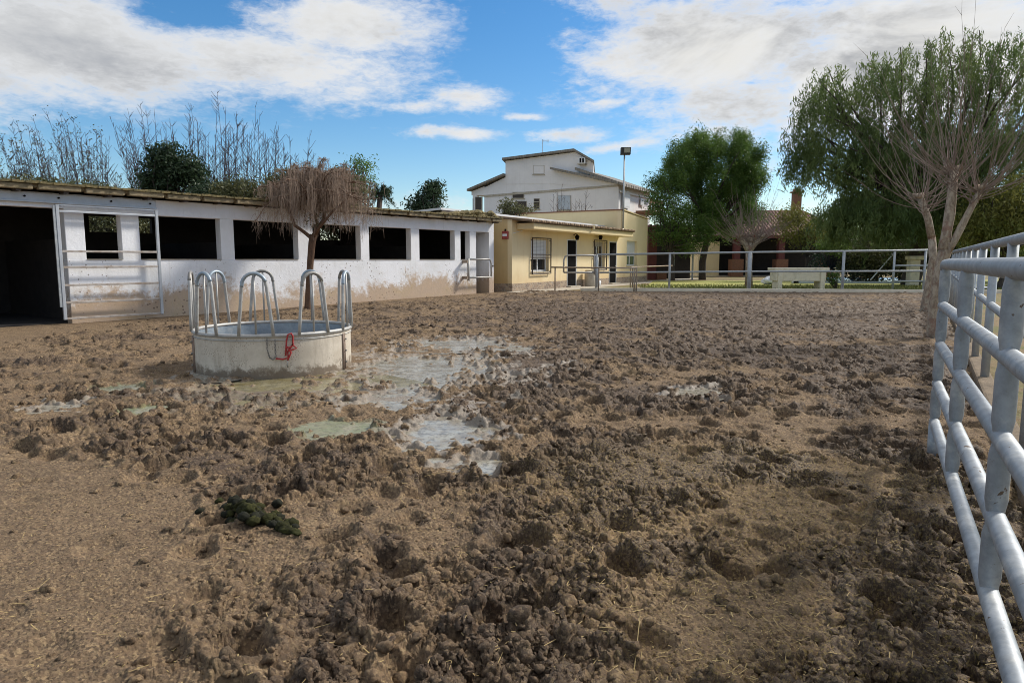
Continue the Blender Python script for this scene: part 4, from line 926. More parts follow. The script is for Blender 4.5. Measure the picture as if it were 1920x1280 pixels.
def far_fence():
    fe = FE; root = empty("far_fence", fe.p(0, .02, .13), "long galvanised two rail fence closing the far side of the paddock", "fence")
    t = -.1; S_ = lambda px: fe.s(px, t); Z = lambda px, py: fe.hit(px, py, t)[1]
    for (x0, y0, x1, y1, r) in ((1120, 477.5, 1738, 469, .045), (1120, 511, 1738, 508, .04)):
        m = MB(); m.tube([fe.p(S_(x0), t, Z(x0, y0)), fe.p(S_((x0 + x1) / 2), t, Z((x0 + x1) / 2, (y0 + y1) / 2 - .6)), fe.p(S_(x1), t, Z(x1, y1))], r, 10); m.build("rail", M["galv_far"], root, True)
    for px, r in ((1119, .07), (1256, .05), (1406, .085), (1582, .06), (1735, .05)):
        yy = 477.5 + (469 - 477.5) * (px - 1120) / 618; m = MB(); m.tube([fe.p(S_(px), t, 0), fe.p(S_(px), t, Z(px, yy))], r, 10); m.build("post", M["galv_far"], root, True)
    # rounded gate at its left end
    g = empty("far_gate", fe.p(S_(1060), t, .13), "rounded tube gate before the first black door of the ochre house", "gate")
    m = MB(); a, b = S_(1057), S_(1115); zt, zb = Z(1085, 478.5), Z(1085, 511)
    m.tube([fe.p(b, t, zt), fe.p(a + .2, t, zt), fe.p(a + .06, t, zt - .06), fe.p(a, t, zt - .22), fe.p(a, t, zb)], .04, 10); m.build("frame", M["galv_warm"], g, True)
    m = MB(); m.tube([fe.p(a, t, zb), fe.p(b, t, zb)], .04, 10); m.build("lower_rail", M["galv_warm"], g, True)
    m = MB(); m.tube([fe.p(b, t, zb - .1), fe.p(b, t, zt + .03)], .045, 8); m.build("hinge_upright", M["galv_warm"], g, True)
    # low rusty handrail in front of the house
    h = empty("rusty_handrail", fe.p(S_(1040), .25, .13), "low rusty handrail on thin posts before the ochre house", "handrail"); t2 = .35
    S2 = lambda px: fe.s(px, t2); Z2 = lambda px, py: fe.hit(px, py, t2)[1]
    m = MB(); m.tube([fe.p(S2(1034), t2, Z2(1034, 501)), fe.p(S2(1125), t2, Z2(1125, 502)), fe.p(S2(1194), t2, Z2(1194, 502.5))], .032, 8); m.build("rail", M["rusty"], h, True)
    m = MB(); m.tube([fe.p(S2(1191), t2, Z2(1191, 503)), fe.p(S2(1191), t2 - 4, 1.14), fe.p(S2(1191) + 2.2, t2 - 6, 1.2)], .03, 8); m.build("side_rail", M["rusty"], h, True)
    for px in (1041, 1123, 1190, 1194):
        m = MB(); m.tube([fe.p(S2(px), t2, -.05), fe.p(S2(px), t2, Z2(px, 502))], .03, 8); m.build("post", M["rusty"], h, True)
    for k in (2, 4):
        m = MB(); m.tube([fe.p(S2(1191), t2 - k, .0), fe.p(S2(1191), t2 - k, 1.12)], .03, 8); m.build("post", M["rusty"], h, True)
    # short railed gate at the right end
    g = empty("pool_gate", fe.p(S_(1677), -1.6, .13), "short railed steel gate near the pool left of the tree trunks", "gate"); t3 = -1.6
    S3 = lambda px: fe.s(px, t3); Z3 = lambda px, py: fe.hit(px, py, t3)[1]
    m = MB(); m.tube([fe.p(S3(1677), t3, .05), fe.p(S3(1677), t3, Z3(1677, 472))], .05, 8); m.build("post", M["galv_far"], g, True)
    m = MB(); m.tube([fe.p(S3(1745), t3, .05), fe.p(S3(1745), t3, Z3(1745, 472))], .05, 8); m.build("post", M["galv_far"], g, True)
    for y in (498, 527): m = MB(); m.tube([fe.p(S3(1677), t3, Z3(1677, y)), fe.p(S3(1745), t3, Z3(1745, y))], .04, 8); m.build("rail", M["galv_far"], g, True)
far_fence()

# ------------------------------------------------------------------ feeder
def feeder():
    f = gr(514, 707); Rr = 1.06; c = Vector((at(514, 600, f.y + Rr).x, f.y + Rr, -.02)); ZR = .53; HT = 1.33
    root = empty("hay_feeder", c, "round galvanised hay feeder ring with nine arched bars standing in a puddle", "hay feeder")
    n = 96
    def ring(rad_, z0, z1, flip):
        vs = []; fs = []
        for k in range(n):
            th = 2 * PI * k / n
            for z in (z0, z1): vs.append((c.x + rad_ * math.cos(th), c.y + rad_ * math.sin(th), z))
        for k in range(n):
            j = (k + 1) % n; q = (2 * k, 2 * j, 2 * j + 1, 2 * k + 1); fs.append(tuple(reversed(q)) if flip else q)
        return vs, fs
    m = MB(); m.add(*ring(Rr, -.12, ZR, False)); m.build("outer_sheet", M["tank_out"], root, True)
    m = MB(); m.add(*ring(Rr - .014, -.12, ZR, True)); m.build("inner_sheet", M["tank_in"], root, True)
    m = MB(); m.tube([(c.x + Rr * math.cos(t), c.y + Rr * math.sin(t), ZR) for t in np.linspace(0, 2 * PI, n + 1)], .026, 10, False); m.build("rim", M["galv_warm"], root, True)
    m = MB(); m.tube([(c.x + (Rr + .004) * math.cos(t), c.y + (Rr + .004) * math.sin(t), ZR - .06) for t in np.linspace(0, 2 * PI, n + 1)], .008, 6, False); m.build("bead", M["galv_warm"], root, True)
    def pol(th, r, z): return Vector((c.x + r * math.sin(th), c.y - r * math.cos(th), z))   # th=0 faces the camera
    for th in (-59, 78, 199):
        m = MB(); t = math.radians(th); dt = .045 / Rr
        m.tube([pol(t - dt * .5, Rr + .006, -.05), pol(t - dt * .5, Rr + .006, ZR - .05)], .02, 8); m.tube([pol(t + dt * .5, Rr + .006, -.05), pol(t + dt * .5, Rr + .006, ZR - .05)], .014, 8)
        s = m.build("seam", M["seam"], root, True)
        m = MB()
        for z in (.08, .24, .40): q = pol(t, Rr + .025, z); m.tube([q, q + (pol(t, Rr + .045, z) - pol(t, Rr + .025, z))], .014, 6)
        m.build("bolts", M["chain"], s)
    for k in range(9):
        t = math.radians(7 + 40 * k); w0 = .215; w1 = .148; pts = []
        for z, w in ((ZR - .0, w0), (ZR + .2, w0 - .018), (ZR + .4, w0 - .04), (HT - .17, w1 + .005)): pts.append((-w, z))
        for a in np.linspace(PI, 0, 13): pts.append((w1 * math.cos(a), HT - .15 + .15 * math.sin(a)))
        for z, w in ((HT - .17, w1 + .005), (ZR + .4, w0 - .04), (ZR + .2, w0 - .018), (ZR, w0)): pts.append((w, z))
        m = MB(); m.tube([pol(t, Rr, z) + Vector((math.cos(t), math.sin(t), 0)) * w for w, z in pts], .0215, 12); h = m.build("hoop", M["galv_warm"], root, True)
        m = MB(); m.tube([pol(t, Rr, ZR), pol(t, Rr, HT - .02)], .014, 8); m.build("bar", M["galv_warm"], h, True)
        m = MB(); i0, i1 = 5, 13
        m.tube([pol(t, Rr, z) + Vector((math.cos(t), math.sin(t), 0)) * w for w, z in pts[3:-5]], .0232, 12); m.build("worn_sleeve", M["chain"] if k % 2 else M["tank_in"], h, True)
    # rope and chain
    P = lambda px, py: (lambda th: th)(math.asin(max(-1, min(1, (at(px, py, f.y).x - c.x) / Rr))))
    Zf = lambda py: at(514, py, f.y + .03).z
    def rp(px, py, off=.03): return pol(P(px, py), Rr + off, Zf(py))
    m = MB()
    m.tube([rp(530, 668), rp(531, 640), rp(533, 628, .045), rp(538, 626, .045), rp(541, 632), rp(541, 648), rp(547, 655), rp(541, 657), rp(533, 660), rp(534, 672), rp(526, 674), rp(514, 672)], .011, 8)
    m.tube([rp(533, 660, .045), rp(541, 646, .05), rp(536, 652, .055), rp(531, 650, .05), rp(538, 662, .05), rp(533, 676, .04)], .012, 8)
    o = m.build("rope", M["red_rope"], None, True); tag(o, "knotted red rope hanging over the front rim of the feeder", "rope")
    ch = MB(); path = [rp(499, 634), rp(500, 655), rp(504, 670), rp(510, 674), rp(514, 668), rp(513, 650), rp(513, 634)]; 
    pp = []
    for a, b in zip(path[:-1], path[1:]):
        for k in range(5): pp.append(a.lerp(b, k / 5))
    for i in range(len(pp) - 1):
        a, b = pp[i], pp[i + 1]; d = (b - a).normalized(); nn = Vector((0, -1, 0)) if i % 2 else d.cross(Vector((0, -1, 0))).normalized(); mid = (a + b) / 2; l = (b - a).length * .75
        ch.tube([mid + d * (l * math.cos(q)) + nn * (.010 * math.sin(q)) for q in np.linspace(0, 2 * PI, 9)], .0032, 5, False)
    ch.tube([rp(533, 676, .03), rp(533, 690, .03)], .007, 6)
    o = ch.build("chain", M["chain"], None, True); tag(o, "grey link chain looped beside the red rope on the feeder", "chain")
feeder()

# ------------------------------------------------------------------ dung
def dung():
    rg = random.Random(12); V, Fc = ico(3); c0 = gr(482, 975); root = empty("dung_pile", (c0.x, c0.y, hz(c0.x, c0.y)), "dark green pile of fresh horse droppings on the bare soil", "dung pile")
    def ball(px, py, r, lift, par, mt, k, sq=(1, .9, .8)):
        q = gr(px, py); z = hz(q.x, q.y); d = V * (1 + .26 * n3(V * 1.7 + k * 2.3, 200 + k))[:, None] * np.array(sq) * r
        th = rg.uniform(0, 6); d = np.stack([d[:, 0] * math.cos(th) - d[:, 1] * math.sin(th), d[:, 0] * math.sin(th) + d[:, 1] * math.cos(th), d[:, 2]], -1)
        return np_mesh("dropping", d + np.array([q.x, q.y, z + lift + r * .45]), Fc, mt, par, None, True)
    k = 0
    for i in range(60):
        u = rg.random(); px = 412 + 140 * u + rg.uniform(-8, 8); py = 962 + 30 * u + rg.gauss(0, 8); lift = rg.uniform(0, .03) if .1 < u < .75 else 0
        ball(px, py, rg.uniform(.022, .042), lift, root, M["dung"] if rg.random() < .6 else M["dung_dark"], k, (1, .9, .75)); k += 1
    ball(520, 953, .033, .01, root, M["dung_dark"], 90); ball(433, 972, .036, .02, root, M["dung_dark"], 91); ball(470, 968, .036, .03, root, M["dung_dark"], 92)
    ball(540, 1000, .04, 0, root, M["dung"], 93, (1.5, .8, .5)); ball(556, 1003, .03, 0, root, M["dung"], 94, (1.5, .8, .4))
    o = ball(375, 961, .026, 0, None, M["dung_dark"], 95); o.name = "dropping"; tag(o, "single dark round dropping lying left of the dung pile", "dropping")
dung()

# ------------------------------------------------------------------ trees
def leaf_cloud(name, parent, mt, pts, L_, W, rg, down=0.0, lump=1.5):
    n = len(pts); a = rg.normal(0, 1, (n, 3)); a[:, 2] -= down * 2; a /= np.linalg.norm(a, axis=1)[:, None]
    b = np.cross(a, rg.normal(0, 1, (n, 3))); b /= np.linalg.norm(b, axis=1)[:, None] + 1e-9
    l = (L_ * (.6 + .8 * rg.random(n)))[:, None]; w = (W * (.6 + .8 * rg.random(n)))[:, None]
    v = np.stack([pts - a * l * .5, pts + b * w * .5, pts + a * l * .5, pts - b * w * .5], 1).reshape(-1, 3)
    cl = np.clip(.5 + .9 * per(pts[:, 0] + pts[:, 2] * .5, pts[:, 1] * .6 + pts[:, 2], 1 / lump, 7) + rg.normal(0, .22, n), 0, 1); dk = np.clip(rg.random(n) * 1.3 - .5, 0, 1)
    tint = np.repeat(np.stack([cl, dk, 0 * cl, 1 + 0 * cl], -1), 4, 0)
    return np_mesh(name, v, np.arange(n * 4).reshape(-1, 4), mt, parent, {"tint": tint})
def clumps(rg, ells, nsub, nleaf, rsub, shell=.35, zs=.75):
    out = []; cs = []
    for (c, rx, ry, rz, wgt) in ells:
        k = max(3, int(nsub * wgt)); d = rg.normal(0, 1, (k, 3)); d /= np.linalg.norm(d, axis=1)[:, None]; rr = (shell + (1 - shell) * rg.random(k)) ** .6
        q = np.array(c) + d * rr[:, None] * np.array([rx, ry, rz]); cs.append(q)
        for p in q: r = rsub * rg.uniform(.6, 1.3); out.append(p + np.clip(rg.normal(0, 1, (nleaf, 3)), -1.9, 1.9) * r * np.array([1, 1, zs]) * .5)
    return np.concatenate(out), np.concatenate(cs)
def limb(mb, a, b, r0, r1, n=7, bow=.1, rg=random, seg=6):
    a, b = Vector(a), Vector(b); L0 = (b - a).length; off = Vector((rg.uniform(-1, 1), rg.uniform(-1, 1), rg.uniform(-.3, .6))) * bow * L0
    pts = []; rs = []
    for k in range(seg + 1):
        f = k / seg; pts.append(a.lerp(b, f) + off * math.sin(PI * f) + Vector((rg.gauss(0, .012), rg.gauss(0, .012), 0)) * L0 * (0 < k < seg)); rs.append(r0 + (r1 - r0) * f)
    mb.tube(pts, rs, n); return pts
def leafy_tree(name, label, cat, base, ells, mt, bark, nsub, nleaf, rsub, L_, W, seed, down=0, group=None, trunk_r=.18, lump=1.5, shell=.35, zs=.75):
    rg = np.random.default_rng(seed); rr = random.Random(seed); root = empty(name, base, label, cat, group)
    pts, cs = clumps(rg, ells, nsub, nleaf, rsub, shell, zs)
    leaf_cloud("crown", root, mt, pts, L_, W, rg, down, lump)
    t = MB(); top = Vector(np.mean([np.array(e[0]) for e in ells], 0)); fork = Vector(base).lerp(top, .55); fork.x += rr.uniform(-.2, .2)
    limb(t, Vector(base) - Vector((0, 0, .15)), fork, trunk_r, trunk_r * .7, 9, .05, rr); t.build("trunk", bark, root, True)
    br = MB()
    for q in cs[rg.permutation(len(cs))[:min(len(cs), 46)]]: limb(br, fork - Vector((0, 0, rr.uniform(0, .4))), q, trunk_r * .35, .012, 5, .12, rr, 5)
    br.build("branches", bark, root, True); return root
def E(px, py, Y, rxp, ryp, w=1, depth=1.0):       # crown ellipsoid from its size in the photo
    c = at(px, py, Y); k = Y / F; return (tuple(c), rxp * k, rxp * k * depth, ryp * k, w)

def whip_tree(name, label, base, top_z, spread, nw, seed, mt, r=.016, lean=0.0, twigs=9, leaves=0, group=None, head=1.6, cat="bare tree", side=.45, lm=None):
    rr = random.Random(seed); root = empty(name, base, label, cat, group); base = Vector(base); t = MB(); hd = base + Vector((0, 0, head)); limb(t, base - Vector((0, 0, .1)), hd, .12, .09, 8, .04, rr); t.build("trunk", M["bark_dark"], root, True)
    w = MB(); tips = []
    for i in range(int(nw * 2.3)):
        tall = i < nw; fx = (rr.random() * 2 - 1); fx = fx * (.6 + .4 * abs(fx)); L_ = (top_z - hd.z) * (rr.uniform(.74, 1.04) if tall else rr.uniform(.38, .74)) * (1 - .15 * abs(fx)); fx *= 1 if tall else 1.35; tgt = hd + Vector((fx * spread + lean * L_, rr.uniform(-1, 1) * spread, L_))
        st = hd + Vector((fx * .25, rr.uniform(-.2, .2), rr.uniform(-.3, .2))); pts = []; n = 9
        for k in range(n + 1): f = k / n; p = st.lerp(tgt, f); p += Vector(((f * (1 - f)) * fx * spread * .5 + rr.gauss(0, .012), 0, 0)); pts.append(p)
        w.tube(pts, [r * (1 if tall else .65) * (1 - .75 * k / n) for k in range(n + 1)], 5); tips.append(pts[-1])
        for j in range(twigs):
            f = rr.uniform(.3, 1) ** .7; f = min(f, .99); k = min(n - 1, int(f * n)); p = pts[k].lerp(pts[k + 1], f * n - k); th = rr.uniform(0, 2 * PI); l = rr.uniform(.3, .9) * (1.3 - f) * side * 2.3
            d = Vector((math.cos(th) * .8, math.sin(th) * .6, 1)).normalized(); e = p + d * l; mdl = p.lerp(e, .5) + Vector((0, 0, -.03 * l))
            w.tube([p, mdl, e], [r * .42, r * .36, r * .24], 4, False); tips.append(e)
    w.build("whips", mt, root)
    if leaves:
        rg = np.random.default_rng(seed); tp = np.array([tuple(q) for q in tips]); pk = tp[rg.integers(0, len(tp), leaves)] + rg.normal(0, .06, (leaves, 3)) * np.array([1, 1, 2.0])
        leaf_cloud("leaves", root, lm or L["olive"], pk, .09, .045, rg)
    return root

def background_left():
    g = "bare whip branched trees behind the stable"
    X = lambda px, Y: at(px, 487, Y).x
    def zt(py, Y): return at(960, py, Y).z
    # leafy-tipped shrubs, far left
    specs = [(45, 262, 27, 11, 1.1, "leafy topped shrub tree behind the stable at the far left corner of the roof", 500), (95, 228, 28, 15, 1.1, "leaf tipped shrub tree second from the left end behind the stable", 600), (170, 212, 29, 18, 1.2, "tallest of the leaf tipped shrub trees behind the left stable roof", 800)]
    for i, (px, py, Y, nw, sp, lab, lv) in enumerate(specs):
        whip_tree("shrub_tree", lab, (X(px, Y), Y, 0), zt(py, Y), sp * 1.2, nw * 2, 40 + i, M["whip_dark"], .018, -.10, 18, lv * 2, "leaf tipped shrub trees behind the stable", 1.2, "shrub")
    specs = [(262, 222, 30, 10, .9, -.22, "bare tree with whips leaning left between leafy shrubs and the dark evergreen"), (305, 190, 31, 9, .7, -.05, "bare tree whose whips rise straight behind the dark evergreen's left half"),
             (345, 186, 32, 8, .6, 0, "tall bare whips rising behind the dark evergreen's right half"), (393, 184, 31, 11, .55, .02, "bare tree with the highest straight whips right of the dark evergreen"),
             (440, 186, 30, 11, .6, .05, "bare tree of dense straight whips midway along the stable roof"), (482, 200, 32, 9, .6, .07, "bare tree with forked whip tips left of the weeping tree"),
             (525, 236, 30, 9, .5, .05, "shorter bare tree directly left behind the weeping tree"), (572, 232, 31, 8, .5, .08, "bare tree with few whips showing over the weeping tree's top")]
    for i, (px, py, Y, nw, sp, ln, lab) in enumerate(specs):
        whip_tree("bare_tree", lab, (X(px, Y) - ln * 4.5, Y, 0), zt(py, Y), sp * 1.9, int(nw * 1.6), 60 + i, M["whip_dark"], .021, ln, 15, 0, g, 1.4, "bare tree", .62)
    o = leafy_tree("evergreen_tree", "dark bushy evergreen tree behind the stable among bare whips", "evergreen", (X(330, 28), 28, 0), [E(318, 312, 28, 30, 42, .8), E(362, 328, 28, 18, 32, .4), E(305, 342, 28, 34, 22, .5)], L["dark"], M["bark_dark"], 90, 55, .45, .16, .07, 71)
    bush = [((60, 352), 60, 26, "low olive bush behind the far left stable roof edge", "olive", 25), ((140, 356), 55, 20, "low olive bush behind the roof below the leafy shrubs", "olive", 26), ((455, 352), 50, 28, "olive bush behind the roof right of the evergreen", "olive", 26), ((540, 345), 50, 40, "mid green bush behind the weeping tree", "olive", 27),
            ((640, 340), 45, 40, "dull green bush at the right shoulder of the weeping tree", "olive", 28), ((395, 358), 40, 18, "small dark bush right at the evergreen's foot", "dark", 27)]
    for i, ((px, py), rx, ry, lab, mt, Y) in enumerate(bush):
        leafy_tree("bush", lab, "bush", (X(px, Y), Y, 0), [E(px, py + 8, Y, rx, ry * .8, 1), E(px, py + 50, Y, rx, 45, .8)], L[mt], M["bark_dark"], 60, 50, .4, .12, .06, 80 + i, 0, "bushes behind the stable", .06)
    for i, (px, py, lab) in enumerate(((190, 420, "bush seen through the stable's left back vent"), (276, 425, "bush seen through the vent behind the gate's right upright"), (620, 438, "bush seen through the back vent beside the weeping trunk"))):
        Yb = STB.p(STB.hit(px, py, -7.2)[0], -7.2, 0).y
        leafy_tree("bush", lab, "bush", (X(px, Yb), Yb, 0), [E(px, py + 10, Yb, 75, 34, 1), E(px, py - 30, Yb, 60, 26, .5)], L["olive"], M["bark_dark"], 70, 46, .5, .12, .06, 140 + i, 0, "bushes right behind the stable's back wall", .06)
    leafy_tree("grey_green_tree", "airy grey green tree behind the right side of the weeping tree", "tree", (X(678, 34), 34, 0), [E(678, 330, 34, 26, 34, 1), E(660, 345, 34, 22, 25, .5)], L["pine"], M["bark_dark"], 40, 30, .5, .13, .05, 91, .3)
    # palm
    Y = 36; b = Vector((X(716, Y), Y, .1)); pr = empty("palm_tree", b, "small dark palm just right of the weeping tree above the stable roof", "palm"); rr = random.Random(3); t = MB(); hd = Vector((b.x, Y, zt(365, Y))); limb(t, b, hd, .16, .14, 9, .02, rr); t.build("trunk", M["bark_dark"], pr, True)
    vs = []; rg = np.random.default_rng(9); pts = []
    fr_ = MB()
    for k in range(26):
        th = rr.uniform(0, 2 * PI); el = rr.uniform(-.5, 1.2); l = rr.uniform(.6, 1.0); pp = []
        for j in range(8): f = j / 7; pp.append(hd + Vector((math.cos(th) * math.cos(el) * l * f, math.sin(th) * math.cos(el) * l * f, math.sin(el) * l * f - .45 * f * f * l)))
        fr_.tube(pp, [.012 * (1 - .8 * j / 7) for j in range(8)], 4)
        for p in pp[2:]: pts += [np.array(p) + rg.normal(0, .05, 3) for _ in range(10)]
    fr_.build("fronds", M["bark_dark"], pr); leaf_cloud("leaflets", pr, L["dark"], np.array(pts), .22, .035, rg, .4)
    leafy_tree("dark_tree", "dark spiky leaved tree alone above the stable roof left of the white house", "tree", (X(805, 38), 38, .1), [E(808, 375, 38, 26, 26, 1), E(785, 388, 38, 20, 12, .4), E(815, 357, 38, 12, 14, .3)], L["dark"], M["bark_dark"], 60, 34, .42, .22, .07, 95)
    leafy_tree("shrub", "small grey green shrub before the white house's left windows", "shrub", (X(960, 44), 44, .1), [E(955, 388, 44, 16, 14, 1), E(985, 394, 44, 26, 8, .6)], L["olive"], M["bark_dark"], 40, 30, .4, .14, .06, 97)
    for i, (px, py, lab) in enumerate(((1050, 345, "slim bare tree against the white house's front wall"), (1095, 352, "thin bare sapling against the white house nearest its right corner"))):
        whip_tree("bare_sapling", lab, (X(px, 46), 46, .1), zt(py, 46), .8, 6, 130 + i, M["whip_dark"], .022, .05, 6, 0, "bare saplings before the white house", 2.6)
background_left()

def weeping():
    Y = 20.2; b = at(578, 577, Y); base = Vector((b.x, Y, hz(b.x, Y))); rr = random.Random(5)
    root = empty("weeping_tree", base, "bare weeping tree with a brown mop of hanging twigs before the stable", "weeping tree")
    P = lambda px, py, dy=0: at(px, py, Y + dy)
    t = MB(); t.tube([base - Vector((0, 0, .1)), base + Vector((0, 0, .05)), P(580, 530), P(582, 490), P(585, 455), P(588, 440)], [.15, .115, .10, .098, .105, .11], 12); t.build("trunk", M["bark_brown"], root, True)
    l = MB(); fk = P(586, 448)
    for pts, r in (([fk, P(570, 435), P(552, 422), P(545, 402), P(536, 388), P(515, 350, -.3)], .06), ([fk, P(596, 428), P(606, 415), P(610, 390), P(612, 350), P(600, 320)], .085), ([fk, P(600, 425, -.3), P(625, 395, -.5), P(655, 370, -.6)], .05), ([fk, P(595, 420, .3), P(580, 360, .5), P(560, 320, .5)], .055), ([P(610, 385), P(640, 360, .3), P(655, 330, .4)], .04), ([P(545, 400), P(535, 350, .4), P(530, 320, .5)], .035)):
        l.tube(pts, [r * (1 - .6 * k / (len(pts) - 1)) for k in range(len(pts))], 8)
    l.build("limbs", M["bark_brown"], root, True)
    w = MB(); am_ = MB(); arms = []
    def front(q): return (Vector((q.x, q.y, 0)) - STB.O).dot(STB.n)
    for i in range(84):       # arching arms that carry the hanging twigs
        s0 = rr.choice((P(592, 385), P(612, 350), P(600, 330), P(560, 330, .4), P(530, 340, .3), P(545, 395), P(640, 365, .2)))
        tx = rr.gauss(592, 66); tx = min(max(tx, 476), 706); dy = rr.gauss(-.1, .65); drop = ((tx - 592) / 110) ** 2 * 45 + abs(dy) * 14
        e = P(tx, 304 + drop + rr.uniform(-14, 42), dy); m = s0.lerp(e, .55); m.z = max(m.z, e.z + rr.uniform(.05, .32)); pts = []
        for k in range(9):
            f = k / 8; p = s0 * (1 - f) ** 2 + m * 2 * f * (1 - f) * 1.0 + e * f * f; pts.append(p + Vector((rr.gauss(0, .02), rr.gauss(0, .02), rr.gauss(0, .015))))
        am_.tube(pts, [.030 * (1 - .75 * k / 8) for k in range(9)], 5, False); arms.append(pts)
    for i in range(2500):
        pts = rr.choice(arms); k = min(7, int(8 * rr.random() ** .6)); p = pts[k].lerp(pts[k + 1], rr.random()); th = rr.uniform(0, 2 * PI); out_ = rr.uniform(.03, .22)
        L_ = rr.choice((.25, .45, .7, .9, 1.1)) * rr.uniform(.7, 1.3); q0 = p + Vector((math.cos(th) * out_, math.sin(th) * out_ * .8, rr.uniform(.0, .07))); zb = max(q0.z - L_, P(590, 462 - rr.random() * 40).z)
        if front(q0) < .5: zb = max(zb, 3.26 + rr.random() * .1)
        if q0.z - zb < .1: continue
        ln = [p, q0]; wx_, wy_ = rr.gauss(0, .07), rr.gauss(0, .05)
        for k in range(1, 6): f = k / 5; ln.append(Vector((q0.x + wx_ * f + rr.gauss(0, .014), q0.y + wy_ * f, q0.z + (zb - q0.z) * f)))
        w.tube(ln, [.006, .006] + [.0055 * (1 - .6 * k / 5) for k in range(1, 6)], 3, False)
        if rr.random() < .6:
            q = ln[rr.randint(2, 5)]; w.tube([q, q + Vector((rr.uniform(-.1, .1), rr.uniform(-.1, .1), -.06)), q + Vector((rr.uniform(-.16, .16), rr.uniform(-.1, .1), -.2))], [.004, .004, .0025], 3, False)
    am_.build("branches", M["bark_brown"], root, True); w.build("hanging_twigs", M["whip_weep"], root)
    rg = np.random.default_rng(8); pts = np.array(P(598, 415)) + rg.normal(0, 1, (160, 3)) * np.array([.2, .2, .12]); leaf_cloud("leaves", root, L["olive"], pts, .07, .04, rg)
weeping()

def pollard(name, label, base, trunk, limbs, nw, seed, lmin, lmax, group=None, wr=.012, bark=None, cone=1.0, tw=3, bend=.5):
    rr = random.Random(seed); root = empty(name, base, label, "bare tree", group); bark = bark or M["bark_grey"]
    t = MB(); t.tube([p for p, r in trunk], [r for p, r in trunk], 14); t.build("trunk", bark, root, True)
    for lm in limbs:
        m = MB(); m.tube([p for p, r in lm], [r for p, r in lm], 12); p = Vector(lm[-1][0]); r = lm[-1][1]
        for k in range(5): d = Vector((rr.uniform(-1, 1), rr.uniform(-1, 1), rr.uniform(0, .9))).normalized(); m.tube([p, p + d * r * 1.5, p + d * r * 2.4], [r * .8, r * .7, r * .3], 7)
        m.build("limb", bark, root, True)
    w = MB()
    for lm in limbs:
        hd = Vector(lm[-1][0])
        for i in range(nw):
            th = rr.uniform(0, 2 * PI); inc = min(1.7, (rr.random() ** .7) * 1.6 * cone); L_ = rr.uniform(lmin, lmax) * (1 - .25 * inc / 1.5)
            d = Vector((math.sin(inc) * math.cos(th), math.sin(inc) * math.sin(th), math.cos(inc))); st = hd.lerp(Vector(lm[-2][0]), rr.random() ** 1.5 * .8) + Vector((rr.uniform(-1, 1), rr.uniform(-1, 1), rr.uniform(-.6, .6))) * lm[-1][1] * 1.1
            pts = []; p = st.copy(); n = 9
            for k in range(n + 1):
                pts.append(p.copy()); d = (d + Vector((rr.gauss(0, .055), rr.gauss(0, .055), bend * .34 * math.sin(inc) * (1 - k / n)))).normalized(); p = p + d * (L_ / n)
            w.tube(pts, [wr * (1 - .78 * k / n) * rr.uniform(.9, 1.1) for k in range(n + 1)], 5)
            for j in range(tw):
                k = rr.randint(4, n); q = pts[k]; e = (d + Vector((rr.uniform(-.7, .7), rr.uniform(-.7, .7), .2))).normalized() * rr.uniform(.15, .5); w.tube([q, q + e * .5, q + e], [wr * .35, wr * .25, wr * .12], 4, False)
    w.build("whips", M["whip"], root); return root
def pollards():
    Y = 13.0; P = lambda px, py, dy=0: at(px, py, Y + dy); b = P(1747, 637); b.z = hz(b.x, b.y)
    pollard("pollard_tree", "nearer pollarded tree with mottled trunk behind the gate's end post", b, [(b - Vector((0, 0, .12)), .13), (b + Vector((0, 0, .1)), .098), (P(1752, 560), .088), (P(1761, 510), .092), (P(1771, 475), .11), (P(1775, 455), .105)],
            [[(P(1770, 468), .11), (P(1775, 435), .085), (P(1781, 400), .092), (P(1785, 365), .078), (P(1789, 322, .1), .075)], [(P(1775, 475), .07), (P(1790, 450, -.1), .062), (P(1801, 428, -.15), .066), (P(1818, 395, -.2), .055), (P(1838, 357, -.3), .052)]], 46, 3, 1.3, 3.5, "pollarded trees by the gate", .0085, None, 1.0)
    Y2 = 19.5; Q = lambda px, py, dy=0: at(px, py, Y2 + dy); b2 = Q(1735, 574); b2.z = hz(b2.x, b2.y)
    pollard("pollard_tree", "farther pollarded tree with slim pale trunk left of the nearer one", b2, [(b2 - Vector((0, 0, .12)), .16), (b2 + Vector((0, 0, .1)), .13), (Q(1743, 530), .11), (Q(1750, 485), .11), (Q(1747, 445), .10)],
            [[(Q(1747, 447), .10), (Q(1740, 410), .095), (Q(1725, 370), .09)]], 48, 4, 1.6, 4.4, "pollarded trees by the gate", .011, None, 1.1)
    Y3 = 33.5; U = lambda px, py, dy=0: at(px, py, Y3 + dy); b3 = U(1404, 540); b3.z = .14
    pollard("pollard_tree", "small pollarded tree on the lawn in front of the red roofed house", b3, [(b3 - Vector((0, 0, .1)), .2), (U(1404, 500), .15), (U(1405, 470), .17)],
            [[(U(1404, 472), .15), (U(1396, 455), .13), (U(1388, 445), .10)], [(U(1406, 470), .15), (U(1418, 452), .12), (U(1428, 445), .10)], [(U(1405, 472), .14), (U(1406, 455), .12)]], 40, 6, 1.2, 3.2, None, .014, M["bark_grey"], 1.15)
pollards()

